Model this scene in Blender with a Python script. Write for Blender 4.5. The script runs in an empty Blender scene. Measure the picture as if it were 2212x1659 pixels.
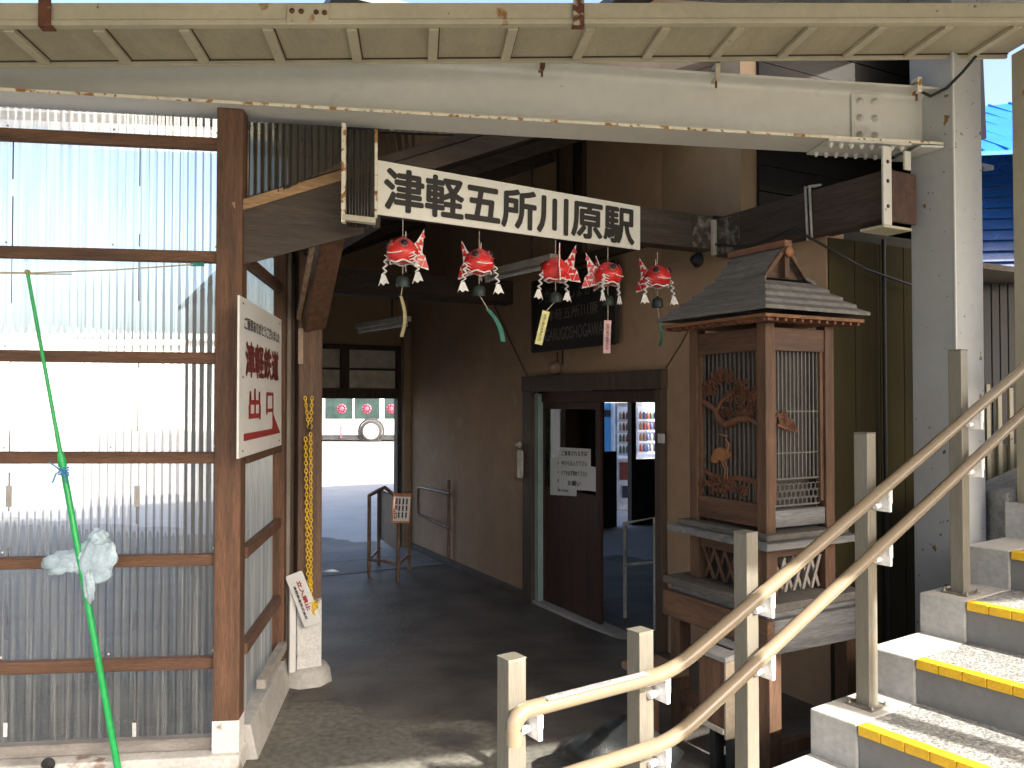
import bpy, math, random
from mathutils import Vector as V, Matrix
random.seed(11)
S = bpy.context.scene
COL = S.collection

# ------------------------------------------------------------------ camera, sky, sun, exposure
FPX = 1751.0            # focal length in photo pixels at a picture width of 2212
PITCH = math.radians(1.2)
EYE = V((0, 0, 1.75))
cd = bpy.data.cameras.new('camera'); cam = bpy.data.objects.new('camera', cd); COL.objects.link(cam)
cam.location = EYE; cam.rotation_euler = (math.pi/2 + PITCH, 0, 0)
cd.sensor_width = 36; cd.lens = FPX/2212*36; cd.clip_start = .05; cd.clip_end = 600
S.camera = cam

SUN_EL = math.radians(36)
SH = V((-.65, .76, 0)).normalized()          # horizontal travel of the light
W = bpy.data.worlds.new('World'); S.world = W; W.use_nodes = True
nt = W.node_tree; bg = nt.nodes['Background']
sky = nt.nodes.new('ShaderNodeTexSky'); sky.sky_type = 'NISHITA'; sky.sun_disc = False
sky.sun_elevation = SUN_EL; sky.sun_rotation = math.atan2(-SH.x, -SH.y); sky.dust_density = 5.0; sky.air_density = .9; sky.ozone_density = .6
nt.links.new(sky.outputs[0], bg.inputs[0]); bg.inputs[1].default_value = .15
ld = bpy.data.lights.new('sun', 'SUN'); ld.energy = 4.6; ld.angle = math.radians(.5); ld.color = (1, .93, .82)
sun = bpy.data.objects.new('sun', ld); COL.objects.link(sun)
LD = V((SH.x*math.cos(SUN_EL), SH.y*math.cos(SUN_EL), -math.sin(SUN_EL)))
sun.rotation_euler = LD.to_track_quat('-Z', 'Y').to_euler()
sun.location = (10, -10, 12)
S.view_settings.view_transform = 'Standard'; S.view_settings.look = 'None'
S.view_settings.exposure = 1.72; S.view_settings.gamma = 1
S.cycles.max_bounces = 10; S.cycles.transparent_max_bounces = 24; S.cycles.diffuse_bounces = 5
S.cycles.sample_clamp_indirect = 6
S.cycles.use_denoising = True

# ------------------------------------------------------------------ measuring helpers
def ray(px, py):
    r = (px-1106)/FPX; u = (829.5-py)/FPX
    return V((r, math.cos(PITCH)-u*math.sin(PITCH), math.sin(PITCH)+u*math.cos(PITCH)))
def hit(px, py, p0, n):
    d = ray(px, py); t = (V(p0)-EYE).dot(V(n))/d.dot(V(n))
    return EYE + d*t
def atY(px, py, Y): return hit(px, py, (0, Y, 0), (0, 1, 0))
def gnd(px, py, z=0.): return hit(px, py, (0, 0, z), (0, 0, 1))
Z = V((0, 0, 1))
class Frame:
    def __init__(s, o, ex, ey): s.o = V(o); s.x = V(ex).normalized(); s.y = V(ey).normalized()
    def p(s, x, y, z=0): return s.o + s.x*x + s.y*y + Z*z
    def inv(s, P): d = V(P)-s.o; return V((d.dot(s.x), d.dot(s.y), d.z))
A6 = math.radians(6.6)
CAN = Frame((-1.30, 3.93, 0), (math.cos(A6), math.sin(A6), 0), (-math.sin(A6), math.cos(A6), 0))
A28 = math.radians(28)
BLD = Frame((1.79, 4.595, 0), (-math.sin(A28), math.cos(A28), 0), (-math.cos(A28), -math.sin(A28), 0))  # x runs back along the door wall, y out into the passage
STR = Frame((.48, 2.595, 0), (.83, .56, 0), (-.56, .83, 0))
def onD(px, py, b=0.):                        # point on the door wall plane -> (a, z)
    q = BLD.inv(hit(px, py, BLD.p(0, b), BLD.y)); return q.x, q.z
def onA(px, py, a):                           # point on a plane across the passage -> (b, z)
    q = BLD.inv(hit(px, py, BLD.p(a, 0), BLD.x)); return q.y, q.z
def onC(px, py, y=0.):                        # canopy-aligned plane -> (x, z)
    q = CAN.inv(hit(px, py, CAN.p(0, y), CAN.y)); return q.x, q.z
def gz(Y):                                    # the floor falls a little towards the back
    t = min(1, max(0, (Y-4.9)/2.0)); return -.11*t*t*(3-2*t)

# ------------------------------------------------------------------ mesh builder
class MB:
    def __init__(s): s.v = []; s.f = []; s.sm = []
    def add(s, vs, fs, smooth=False):
        k = len(s.v); s.v += [V(q) for q in vs]
        for f in fs: s.f.append([i+k for i in f]); s.sm.append(smooth)
        return s
    def hexa(s, c):      # 8 corners: bottom 0-3, top 4-7
        return s.add(c, [(3, 2, 1, 0), (4, 5, 6, 7), (0, 1, 5, 4), (1, 2, 6, 5), (2, 3, 7, 6), (3, 0, 4, 7)])
    def box(s, F, x0, x1, y0, y1, z0, z1):
        if F is None: F = Frame((0, 0, 0), (1, 0, 0), (0, 1, 0))
        c = [F.p(x, y, z) for z in (z0, z1) for x, y in ((x0, y0), (x1, y0), (x1, y1), (x0, y1))]
        return s.hexa(c)
    def bar(s, p0, p1, w, h, side=None):      # box along p0-p1; w along side, h across
        p0 = V(p0); p1 = V(p1); d = (p1-p0).normalized()
        if side is None: side = d.cross(Z) if abs(d.z) < .95 else V((1, 0, 0))
        e = V(side); e = (e-d*e.dot(d)).normalized(); u = e.cross(d)
        c = []
        for q in (p0, p1):
            c += [q-e*w/2-u*h/2, q+e*w/2-u*h/2, q+e*w/2+u*h/2, q-e*w/2+u*h/2]
        return s.hexa(c)
    def tube(s, pts, r, n=10, caps=True):
        pts = [V(q) for q in pts]; N = len(pts)
        rs = r if isinstance(r, (list, tuple)) else [r]*N
        t0 = (pts[1]-pts[0]).normalized(); e = t0.orthogonal().normalized(); vs = []
        for i in range(N):
            t = (pts[min(i+1, N-1)]-pts[max(i-1, 0)]).normalized()
            e = (e-t*e.dot(t)).normalized(); f = t.cross(e)
            vs += [pts[i]+(e*math.cos(2*math.pi*k/n)+f*math.sin(2*math.pi*k/n))*rs[i] for k in range(n)]
        fs = [(i*n+k, i*n+(k+1) % n, (i+1)*n+(k+1) % n, (i+1)*n+k) for i in range(N-1) for k in range(n)]
        s.add(vs, fs, True)
        if caps:
            s.add(vs[:n], [tuple(range(n-1, -1, -1))]); s.add(vs[-n:], [tuple(range(n))])
        return s
    def cyl(s, p0, p1, r, n=14): return s.tube([p0, p1], r, n)
    def lathe(s, c, prof, n=18, axis=Z):      # prof: (r, h)
        axis = V(axis).normalized(); e = axis.orthogonal().normalized(); f = axis.cross(e); vs = []
        for r, h in prof:
            vs += [V(c)+axis*h+(e*math.cos(2*math.pi*k/n)+f*math.sin(2*math.pi*k/n))*max(r, 1e-4) for k in range(n)]
        m = len(prof)
        return s.add(vs, [(i*n+k, i*n+(k+1) % n, (i+1)*n+(k+1) % n, (i+1)*n+k) for i in range(m-1) for k in range(n)], True)
    def ell(s, c, rx, ry, rz, n=18, m=10):
        vs = []; fs = []
        for i in range(m+1):
            a = math.pi*i/m
            vs += [V((c[0]+rx*math.sin(a)*math.cos(2*math.pi*k/n), c[1]+ry*math.sin(a)*math.sin(2*math.pi*k/n), c[2]-rz*math.cos(a))) for k in range(n)]
        fs = [(i*n+k, i*n+(k+1) % n, (i+1)*n+(k+1) % n, (i+1)*n+k) for i in range(m) for k in range(n)]
        return s.add(vs, fs, True)
    def prism(s, poly, o, ex, ey, t):         # polygon (x,y) in plane o,ex,ey pushed t along ex x ey
        ex = V(ex); ey = V(ey); nn = ex.cross(ey).normalized(); n = len(poly)
        a = [V(o)+ex*x+ey*y for x, y in poly]; b = [q+nn*t for q in a]
        fs = [tuple(range(n-1, -1, -1)), tuple(range(n, 2*n))]+[(i, (i+1) % n, n+(i+1) % n, n+i) for i in range(n)]
        return s.add(a+b, fs)
    def ring(s, c, ex, ey, R1, R2, r, n=14, m=6):   # oval torus
        ex = V(ex).normalized(); ey = V(ey).normalized(); pts = []
        for i in range(n+1):
            a = 2*math.pi*i/n; pts.append(V(c)+ex*math.cos(a)*R1+ey*math.sin(a)*R2)
        return s.tube(pts, r, m, False)
ORG = {}
def obj(name, mb, mat, parent=None, bevel=0, base=None):
    org = V((0, 0, 0))
    if parent is not None: org = ORG[parent.name]
    elif base is not None: org = V(base)
    me = bpy.data.meshes.new(name); me.from_pydata([tuple(q-org) for q in mb.v], [], mb.f); me.update()
    for p, sm in zip(me.polygons, mb.sm): p.use_smooth = sm
    me.materials.append(mat)
    o = bpy.data.objects.new(name, me); COL.objects.link(o); ORG[o.name] = org
    if parent is not None: o.parent = parent
    else: o.location = org
    if bevel:
        b = o.modifiers.new('bevel', 'BEVEL'); b.width = bevel; b.segments = 2; b.limit_method = 'ANGLE'; b.angle_limit = math.radians(50)
    return o
def tag(o, label=None, cat=None, group=None, kind=None):
    if label: o['label'] = label
    if cat: o['category'] = cat
    if group: o['group'] = group
    if kind: o['kind'] = kind
    return o
def thing(name, label, cat, loc, group=None):
    o = bpy.data.objects.new(name, None); COL.objects.link(o); o.location = V(loc); o.empty_display_size = .1
    ORG[o.name] = V(loc); return tag(o, label, cat, group)
_tc = {}
def text_geo(body, bold):
    k = (body, bold)
    if k not in _tc:
        c = bpy.data.curves.new('lettering', 'FONT'); c.body = body; c.offset = bold; c.resolution_u = 3
        o = bpy.data.objects.new('lettering', c); COL.objects.link(o); bpy.context.view_layer.update()
        m = bpy.data.meshes.new_from_object(o.evaluated_get(bpy.context.evaluated_depsgraph_get()))
        vs = [q.co.copy() for q in m.vertices]; fs = [tuple(p.vertices) for p in m.polygons]
        bpy.data.objects.remove(o); bpy.data.curves.remove(c); bpy.data.meshes.remove(m); _tc[k] = (vs, fs)
    return _tc[k]
def put_text(mb, body, o, ex, ey, w, h, bold=0.0):   # fills a w x h box centred on o; bold thickens the strokes
    vs, fs = text_geo(body, 0)
    x0 = min(q.x for q in vs); x1 = max(q.x for q in vs); y0 = min(q.y for q in vs); y1 = max(q.y for q in vs)
    ex = V(ex).normalized(); ey = V(ey).normalized(); nn = ex.cross(ey)
    d = bold*(w/max(1, len(body)))*1.6
    offs = [(0, 0)] if not bold else [(0, 0)]+[(d*math.cos(a), d*math.sin(a)) for a in [math.pi/4*k for k in range(8)]]
    w -= 2*d; h -= 2*d
    for k, (dx, dy) in enumerate(offs):
        oo = V(o)+ex*dx+ey*dy+nn*(.00012*k)
        mb.add([oo+ex*((q.x-(x0+x1)/2)/(x1-x0)*w)+ey*((q.y-(y0+y1)/2)/max(1e-6, y1-y0)*h) for q in vs], fs)

# ------------------------------------------------------------------ materials
def M(name, col, rough=.6, metal=0., var=.25, scale=6., stretch=(1, 1, 1), rotz=0., fine=.12, spot=None, bump=.15, bscale=1., spec=.5, coat=0):
    m = bpy.data.materials.new(name); m.use_nodes = True; N = m.node_tree.nodes; L = m.node_tree.links
    b = N['Principled BSDF']; b.inputs['Roughness'].default_value = rough; b.inputs['Metallic'].default_value = metal
    b.inputs['Specular IOR Level'].default_value = spec; b.inputs['Coat Weight'].default_value = coat
    tc = N.new('ShaderNodeTexCoord'); mp = N.new('ShaderNodeMapping'); mp0 = N.new('ShaderNodeMapping')
    mp0.inputs['Rotation'].default_value = (0, 0, -rotz); mp.inputs['Scale'].default_value = stretch
    L.new(tc.outputs['Object'], mp0.inputs[0]); L.new(mp0.outputs[0], mp.inputs[0])
    n1 = N.new('ShaderNodeTexNoise'); n1.inputs['Scale'].default_value = scale; n1.inputs['Detail'].default_value = 5; n1.inputs['Roughness'].default_value = .62
    L.new(mp.outputs[0], n1.inputs['Vector'])
    n2 = N.new('ShaderNodeTexNoise'); n2.inputs['Scale'].default_value = scale*9; n2.inputs['Detail'].default_value = 3
    L.new(mp.outputs[0], n2.inputs['Vector'])
    r1 = N.new('ShaderNodeMapRange'); r1.inputs[1].default_value = .3; r1.inputs[2].default_value = .7; r1.inputs[3].default_value = 1-var; r1.inputs[4].default_value = 1+var
    r2 = N.new('ShaderNodeMapRange'); r2.inputs[1].default_value = .3; r2.inputs[2].default_value = .7; r2.inputs[3].default_value = 1-fine; r2.inputs[4].default_value = 1+fine
    L.new(n1.outputs[0], r1.inputs[0]); L.new(n2.outputs[0], r2.inputs[0])
    mu = N.new('ShaderNodeMath'); mu.operation = 'MULTIPLY'; L.new(r1.outputs[0], mu.inputs[0]); L.new(r2.outputs[0], mu.inputs[1])
    vm = N.new('ShaderNodeVectorMath'); vm.operation = 'SCALE'; vm.inputs[0].default_value = col; L.new(mu.outputs[0], vm.inputs['Scale'])
    out = vm.outputs[0]
    for sp in (spot if isinstance(spot, list) else [spot] if spot else []):
        scol, ssc, th = sp[:3]; soft = sp[3] if len(sp) > 3 else .05
        n3 = N.new('ShaderNodeTexNoise'); n3.inputs['Scale'].default_value = ssc; n3.inputs['Detail'].default_value = 4
        L.new((mp0 if len(sp) < 5 else mp).outputs[0], n3.inputs['Vector'])
        r3 = N.new('ShaderNodeMapRange'); r3.inputs[1].default_value = th; r3.inputs[2].default_value = th+soft; L.new(n3.outputs[0], r3.inputs[0])
        mx = N.new('ShaderNodeMix'); mx.data_type = 'RGBA'; L.new(r3.outputs[0], mx.inputs[0]); L.new(out, mx.inputs[6]); mx.inputs[7].default_value = (*scol, 1); out = mx.outputs[2]
    L.new(out, b.inputs['Base Color'])
    rr = N.new('ShaderNodeMapRange'); rr.inputs[3].default_value = max(.03, rough-.1); rr.inputs[4].default_value = min(1, rough+.12); L.new(n1.outputs[0], rr.inputs[0]); L.new(rr.outputs[0], b.inputs['Roughness'])
    if bump:
        bp = N.new('ShaderNodeBump'); bp.inputs['Strength'].default_value = bump; bp.inputs['Distance'].default_value = .01*bscale
        L.new(n2.outputs[0], bp.inputs['Height']); L.new(bp.outputs[0], b.inputs['Normal'])
    return m
def wood(name, col, axis='z', var=.45, rough=.7, **k):
    st = {'z': (9, 9, .7), 'x': (.7, 9, 9), 'u': (.7, 9, 9), 'v': (9, .7, 9)}[axis]
    rz = {'z': 0, 'x': A6, 'u': math.pi/2+A28, 'v': math.pi/2+A28}[axis]
    return M(name, col, rough, var=var, scale=2.4, stretch=st, rotz=rz, fine=.28, bump=.35, bscale=.5, **k)
brown = (.118, .058, .032)
W_post = wood('brown stained timber upright', brown, 'z'); W_rail = wood('brown stained timber rail', brown, 'x')
W_rail_u = wood('brown stained timber side rail', (.11, .055, .035), 'z')
W_dark_u = wood('old dark timber along wall', (.045, .032, .024), 'u'); W_dark_v = wood('old dark timber across', (.05, .036, .027), 'v'); W_dark_z = wood('old dark timber upright', (.06, .04, .028), 'z')
W_black_v = wood('near black boarding', (.009, .008, .007), 'v'); W_brace = wood('reddish brown brace timber', (.12, .06, .036), 'z')  # near black boards for the gable and eave
W_pillar = wood('worn brown pillar timber', (.12, .07, .045), 'z')
W_ced_z = wood('orange cedar upright', (.092, .047, .026), 'z'); W_ced_u = wood('orange cedar rail', (.085, .041, .022), 'u'); W_ced_v = wood('orange cedar cross rail', (.08, .042, .026), 'v')
W_grey_u = wood('silvered board', (.095, .087, .078), 'u', var=.35); W_grey_v = wood('silvered cross board', (.135, .138, .14), 'v', var=.35)
W_carve = M('carved cedar', (.115, .045, .022), .65, var=.35, scale=20)
W_crane = M('pale carved cedar', (.22, .095, .036), .6, var=.25, scale=20)
STEEL = M('white painted steel', (.535, .54, .515), .42, var=.06, scale=2, fine=.03, bump=.03, spot=[((.10, .065, .03), 26, .735, .03), ((.3, .27, .2), 4, .68, .2)])
STEELEDGE = M('rusting painted edge', (.66, .62, .5), .5, var=.1, scale=4, fine=.1, bump=.1, spot=[((.3, .14, .03), 20, .55, .05), ((.14, .06, .02), 40, .62, .05)])
CREAM = M('cream painted steel', (.44, .41, .31), .5, var=.12, scale=3, fine=.05, bump=.05, spot=[((.28, .11, .03), 7, .66, .05), ((.16, .1, .05), 30, .70, .04)])
SOFFIT = M('cream painted eave board', (.36, .33, .24), .6, var=.14, scale=2.5, fine=.06, bump=.05, stretch=(3, 1, 1))
RUST = M('rusty strap iron', (.12, .045, .025), .8, var=.5, scale=18, spot=[((.45, .4, .3), 12, .62, .05)])
PLAST = M('tan mortar wall', (.45, .305, .195), .88, var=.14, scale=1.1, fine=.05, bump=.12, spot=[((.37, .26, .18), 1.2, .5, .3), ((.54, .39, .26), 3, .64, .2)])
PLAST2 = M('tan upper wall board', (.36, .26, .16), .85, var=.12, scale=1.2, fine=.05, bump=.1)
OLIVE = M('olive metal siding', (.038, .031, .013), .85, spec=.12, var=.2, scale=1.6, stretch=(4, 4, .5), fine=.05, bump=.03)
FRAMEW = wood('dark door frame timber', (.085, .058, .04), 'z', var=.3)
DOORW = wood('dark red brown door timber', (.06, .028, .02), 'z', var=.3)
AQUA = M('pale green painted strip', (.35, .47, .42), .5, var=.1)
WHITEP = M('white enamel sign', (.78, .78, .71), .4, var=.06, scale=3, fine=.03, bump=.02, spot=[((.55, .49, .36), 6, .62, .12)])
WHITE = M('white paint', (.68, .68, .67), .5, var=.05, scale=5, fine=.03, bump=.02)
PAPER = M('white paper', (.82, .82, .8), .8, var=.04, scale=9, fine=.02, bump=.02)
BLACKT = M('black lettering', (.018, .016, .014), .6, var=.1)
REDT = M('red lettering', (.30, .03, .03), .55, var=.15); MAROON = M('maroon lettering', (.13, .025, .025), .55, var=.15)
BOARDB = M('black name board', (.02, .018, .016), .55, var=.3); GREYT = M('faded grey lettering', (.20, .19, .17), .7, var=.25)
CONC = M('pale concrete', (.42, .415, .395), .85, var=.14, scale=5, fine=.1, bump=.25, spot=[((.30, .29, .27), 3, .62, .15)])
TREADM = M('grey non-slip tread', (.25, .255, .25), .75, var=.2, scale=9, fine=.45, bump=.8, spot=[((.44, .44, .42), 42, .57, .06), ((.2, .2, .195), 2.2, .62, .12)])
RISER = M('grey painted riser', (.20, .197, .19), .75, var=.1, scale=4, fine=.06, bump=.1)
YELLOW = M('yellow nosing rubber', (.80, .48, .02), .5, var=.12, scale=12, fine=.1, bump=.2, spot=[((.5, .28, .02), 9, .66, .08)])
CHAINM = M('yellow plastic chain', (.78, .50, .02), .4, var=.1)
RAILM = M('beige resin handrail', (.20, .16, .11), .22, var=.05, scale=3, fine=.02, bump=0, coat=.35)
ALU = M('satin aluminium post', (.215, .2, .165), .36, metal=.35, var=.08, scale=3, stretch=(8, 8, .6), fine=.12, bump=.03)
ALUW = M('white bracket', (.82, .82, .82), .35, var=.04)
GREENP = M('green plastic pole', (.015, .36, .09), .35, var=.15, scale=5)
CORDM = M('pale cord', (.45, .40, .30), .8, var=.2, scale=30); BLUEC = M('blue cord', (.05, .22, .45), .7)
CLOTH = M('pale blue plastic bag', (.36, .46, .53), .3, var=.25, scale=10, coat=.3)
REDP = M('goldfish red paper', (.72, .03, .025), .3, var=.2, scale=22, fine=.1, spot=[((.8, .7, .66), 27, .665, .03)], coat=.3)
WPAPER = M('white folded paper', (.85, .84, .82), .7, var=.05); BELL = M('dark green iron bell', (.02, .035, .03), .5, var=.3)
EYEW = M('eye black', (.008, .008, .01), .2)
STRIPG = M('green paper strip', (.05, .22, .17), .6); STRIPY = M('yellow paper strip', (.75, .70, .30), .6); STRIPP = M('pink paper strip', (.80, .50, .50), .6); STRIPW = M('straw paper strip', (.42, .38, .22), .6)
PIPE = M('brown painted pipe', (.22, .14, .10), .4, var=.3, scale=10, spot=[((.4, .37, .33), 20, .66, .05)])
GREYP = M('grey brown sheet', (.26, .22, .185), .6)
TUBEL = M('fluorescent tube', (.8, .8, .76), .3, bump=0); FIXT = M('lamp housing', (.62, .60, .55), .5)
CABLEB = M('black cable', (.02, .02, .02), .5); CABLEG = M('grey cable', (.35, .34, .32), .5)
BLUER = M('blue metal roofing', (.008, .13, .42), .35, var=.12, scale=2, bump=.02)
BLUEW = M('shaded blue cladding', (.004, .03, .12), .25, var=.2, scale=2, bump=.05)  # blue darkened, the wall's shade is put into its colour
DARKF = M('dark louvre', (.03, .03, .032), .5)
BUSW = M('white coach paint', (.82, .82, .8), .3, var=.03, coat=.4); BUSG = M('coach window', (.03, .05, .047), .12, var=.4, scale=1.4); TYRE = M('tyre rubber', (.03, .03, .03), .8)
BUSRED = M('faded red paint', (.30, .06, .10), .5)
VENDB = M('sky blue machine panel', (.16, .52, .95), .4, var=.1); VENDW = M('vending machine white', (.62, .66, .74), .4); VENDD = M('vending machine dark', (.04, .05, .07), .3)
NAVY = M('tarpaulin', (.012, .014, .015), .45, var=.4, scale=9)
def emis(name, col, s):
    m = M(name, col, .4); b = m.node_tree.nodes['Principled BSDF']
    b.inputs['Emission Color'].default_value = (*col, 1); b.inputs['Emission Strength'].default_value = s; return m
VLIT = emis('lit display window', (.5, .6, .8), .12)
# corrugated plastic: clear but hazy and dirty
def plastic(name, tint, haze, dirt, dcol=(.55, .53, .47)):
    m = bpy.data.materials.new(name); m.use_nodes = True; N = m.node_tree.nodes; L = m.node_tree.links
    N.remove(N['Principled BSDF']); o = N['Material Output']
    tc = N.new('ShaderNodeTexCoord'); mp = N.new('ShaderNodeMapping'); mp.inputs['Scale'].default_value = (16, 16, .35); L.new(tc.outputs['Object'], mp.inputs[0])
    n = N.new('ShaderNodeTexNoise'); n.inputs['Scale'].default_value = 3; n.inputs['Detail'].default_value = 4; L.new(mp.outputs[0], n.inputs['Vector'])
    mr = N.new('ShaderNodeMapRange'); mr.inputs[1].default_value = .42; mr.inputs[2].default_value = .72; mr.inputs[3].default_value = haze; mr.inputs[4].default_value = min(1, haze+dirt); L.new(n.outputs[0], mr.inputs[0])
    rf = N.new('ShaderNodeBsdfRefraction'); rf.inputs['Color'].default_value = (*tint, 1); rf.inputs['IOR'].default_value = 1.12; rf.inputs['Roughness'].default_value = .09
    tp = N.new('ShaderNodeBsdfTransparent'); tp.inputs[0].default_value = (*tint, 1)
    m1 = N.new('ShaderNodeMixShader'); m1.inputs[0].default_value = .6; L.new(tp.outputs[0], m1.inputs[1]); L.new(rf.outputs[0], m1.inputs[2])
    tl = N.new('ShaderNodeBsdfTranslucent'); tl.inputs[0].default_value = (*[min(.8, q*1.35) for q in dcol], 1); df = N.new('ShaderNodeBsdfDiffuse'); df.inputs[0].default_value = (*dcol, 1)
    m2 = N.new('ShaderNodeMixShader'); m2.inputs[0].default_value = .45; L.new(tl.outputs[0], m2.inputs[1]); L.new(df.outputs[0], m2.inputs[2])
    m3 = N.new('ShaderNodeMixShader'); L.new(mr.outputs[0], m3.inputs[0]); L.new(m1.outputs[0], m3.inputs[1]); L.new(m2.outputs[0], m3.inputs[2])
    gl = N.new('ShaderNodeBsdfGlossy'); gl.inputs['Roughness'].default_value = .12; fr = N.new('ShaderNodeFresnel'); fr.inputs[0].default_value = 1.45
    m4 = N.new('ShaderNodeMixShader'); L.new(fr.outputs[0], m4.inputs[0]); L.new(m3.outputs[0], m4.inputs[1]); L.new(gl.outputs[0], m4.inputs[2])
    L.new(m4.outputs[0], o.inputs[0]); return m
PLASTIC = plastic('hazy corrugated plastic', (.975, .98, .97), .06, .42)
PLASTIC2 = plastic('dirty corrugated plastic', (.8, .82, .76), .45, .4)
PLASTIC3 = plastic('darkened corrugated plastic', (.40, .40, .34), .6, .35, (.075, .07, .055))  # dark colour stands for the shaded building behind the sheet
PLASTICB = plastic('bluish corrugated roof plastic', (.75, .9, .95), .35, .3)
def glass(name):
    m = bpy.data.materials.new(name); m.use_nodes = True; N = m.node_tree.nodes; L = m.node_tree.links
    N.remove(N['Principled BSDF']); tp = N.new('ShaderNodeBsdfTransparent'); tp.inputs[0].default_value = (.86, .9, .88, 1)
    gl = N.new('ShaderNodeBsdfGlossy'); gl.inputs['Roughness'].default_value = .02; fr = N.new('ShaderNodeFresnel'); mx = N.new('ShaderNodeMixShader')
    L.new(fr.outputs[0], mx.inputs[0]); L.new(tp.outputs[0], mx.inputs[1]); L.new(gl.outputs[0], mx.inputs[2]); L.new(mx.outputs[0], N['Material Output'].inputs[0]); return m
GLASS = glass('door glass')
PANESHEET = bpy.data.materials.new('grey pane sheet'); PANESHEET.use_nodes = True  # made-up sheet, stands in for the grey reflection in the door pane
_n = PANESHEET.node_tree.nodes; _l = PANESHEET.node_tree.links; _n.remove(_n['Principled BSDF'])
_t = _n.new('ShaderNodeBsdfTranslucent'); _t.inputs[0].default_value = (.42, .43, .42, 1); _d = _n.new('ShaderNodeBsdfDiffuse'); _d.inputs[0].default_value = (.5, .5, .48, 1)
_m = _n.new('ShaderNodeMixShader'); _m.inputs[0].default_value = .4; _l.new(_t.outputs[0], _m.inputs[1]); _l.new(_d.outputs[0], _m.inputs[2]); _l.new(_m.outputs[0], _n['Material Output'].inputs[0])

# ------------------------------------------------------------------ ground
def ground_mat():
    m = M('weathered asphalt and concrete', (.15, .145, .125), .85, var=.22, scale=3, fine=.3, bump=.6, spot=[((.30, .29, .26), 70, .70, .03), ((.06, .058, .055), 1.6, .6, .1)])
    N = m.node_tree.nodes; L = m.node_tree.links; b = N['Principled BSDF']
    tc = N.new('ShaderNodeTexCoord'); sx = N.new('ShaderNodeSeparateXYZ'); L.new(tc.outputs['Object'], sx.inputs[0])
    n = N.new('ShaderNodeTexNoise'); n.inputs['Scale'].default_value = 2.2; n.inputs['Detail'].default_value = 5; L.new(tc.outputs['Object'], n.inputs['Vector'])
    a = N.new('ShaderNodeMath'); a.operation = 'MULTIPLY_ADD'; a.inputs[1].default_value = .8; L.new(n.outputs[0], a.inputs[0]); L.new(sx.outputs[1], a.inputs[2])
    x = N.new('ShaderNodeMath'); x.operation = 'MULTIPLY_ADD'; x.inputs[1].default_value = .35; L.new(sx.outputs[0], x.inputs[0]); L.new(a.outputs[0], x.inputs[2])
    src = b.inputs['Base Color'].links[0].from_socket
    def layer(y0, y1, col, src, lo=.5, hi=1.6):
        r = N.new('ShaderNodeMapRange'); r.inputs[1].default_value = y0; r.inputs[2].default_value = y1; L.new(x.outputs[0], r.inputs[0])
        nn = N.new('ShaderNodeVectorMath'); nn.operation = 'SCALE'; nn.inputs[0].default_value = col
        rr = N.new('ShaderNodeMapRange'); rr.inputs[1].default_value = .3; rr.inputs[2].default_value = .7; rr.inputs[3].default_value = lo; rr.inputs[4].default_value = hi; L.new(n.outputs[0], rr.inputs[0]); L.new(rr.outputs[0], nn.inputs['Scale'])
        mx = N.new('ShaderNodeMix'); mx.data_type = 'RGBA'; L.new(r.outputs[0], mx.inputs[0]); L.new(src, mx.inputs[6]); L.new(nn.outputs[0], mx.inputs[7]); return mx.outputs[2]
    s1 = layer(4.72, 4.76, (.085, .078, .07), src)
    s2 = layer(10.55, 10.6, (.37, .365, .36), s1, .88, 1.1)
    L.new(s2, b.inputs['Base Color'])
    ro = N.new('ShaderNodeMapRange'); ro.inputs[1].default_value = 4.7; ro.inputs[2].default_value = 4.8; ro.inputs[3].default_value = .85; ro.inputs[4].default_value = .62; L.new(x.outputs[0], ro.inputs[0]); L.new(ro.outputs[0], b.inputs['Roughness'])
    return m
mb = MB()
xs = [-150, -60, -30, -15, -8, -5, -3, -2, -1, 0, 1, 2, 3, 5, 8, 15, 30, 60, 150]
ys = [-150, -60, -25, -10, -5, 0, 2, 3, 4, 4.9, 5.1, 5.3, 5.5, 5.7, 5.9, 6.1, 6.3, 6.5, 6.7, 6.9, 8, 9, 10, 11, 12, 15, 20, 30, 50, 90, 250]
vs = [V((x, y, gz(y))) for y in ys for x in xs]; nx = len(xs)
mb.add(vs, [(j*nx+i, j*nx+i+1, (j+1)*nx+i+1, (j+1)*nx+i) for j in range(len(ys)-1) for i in range(nx-1)])
tag(obj('ground', mb, ground_mat()), kind='structure')

sl_ = MB()
for a0, a1 in ((5.35, 6.0), (6.02, 6.66)):
    sl_.hexa([BLD.p(a, b, -.11+d) for d in (-.02, .006) for a, b in ((a0, .06), (a1, .06), (a1, 2.55), (a0, 2.55))])
tag(obj('path', sl_, M('worn concrete slab', (.16, .16, .165), .7, var=.25, scale=3, fine=.15, bump=.3)), kind='structure')

# ------------------------------------------------------------------ left corrugated screen wall
def corrug(F, x0, x1, ytop, zbot, zfun=None, pitch=.036, amp=.0075, y0=0., along='x', ztop=None):
    mb = MB(); n = int(abs(x1-x0)/pitch*8); rows = []
    for i in range(n+1):
        x = x0+(x1-x0)*i/n; off = y0+amp*math.cos(2*math.pi*x/pitch)
        zt = ytop(x) if callable(ytop) else ytop; zb = zbot(x) if callable(zbot) else zbot
        P = (lambda z: F.p(x, off, z)) if along == 'x' else (lambda z: F.p(off, x, z))
        rows.append((P(zb), P(zt)))
    vs = [q for r in rows for q in r]
    mb.add(vs, [(2*i, 2*i+2, 2*i+3, 2*i+1) for i in range(n)], True); return mb
SW = thing('screen_wall', 'tall brown timber framed screen glazed with hazy corrugated plastic on the left', 'wall', CAN.p(0, 0))
XL = -3.6
zb = lambda x: 3.14-.017*x
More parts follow.
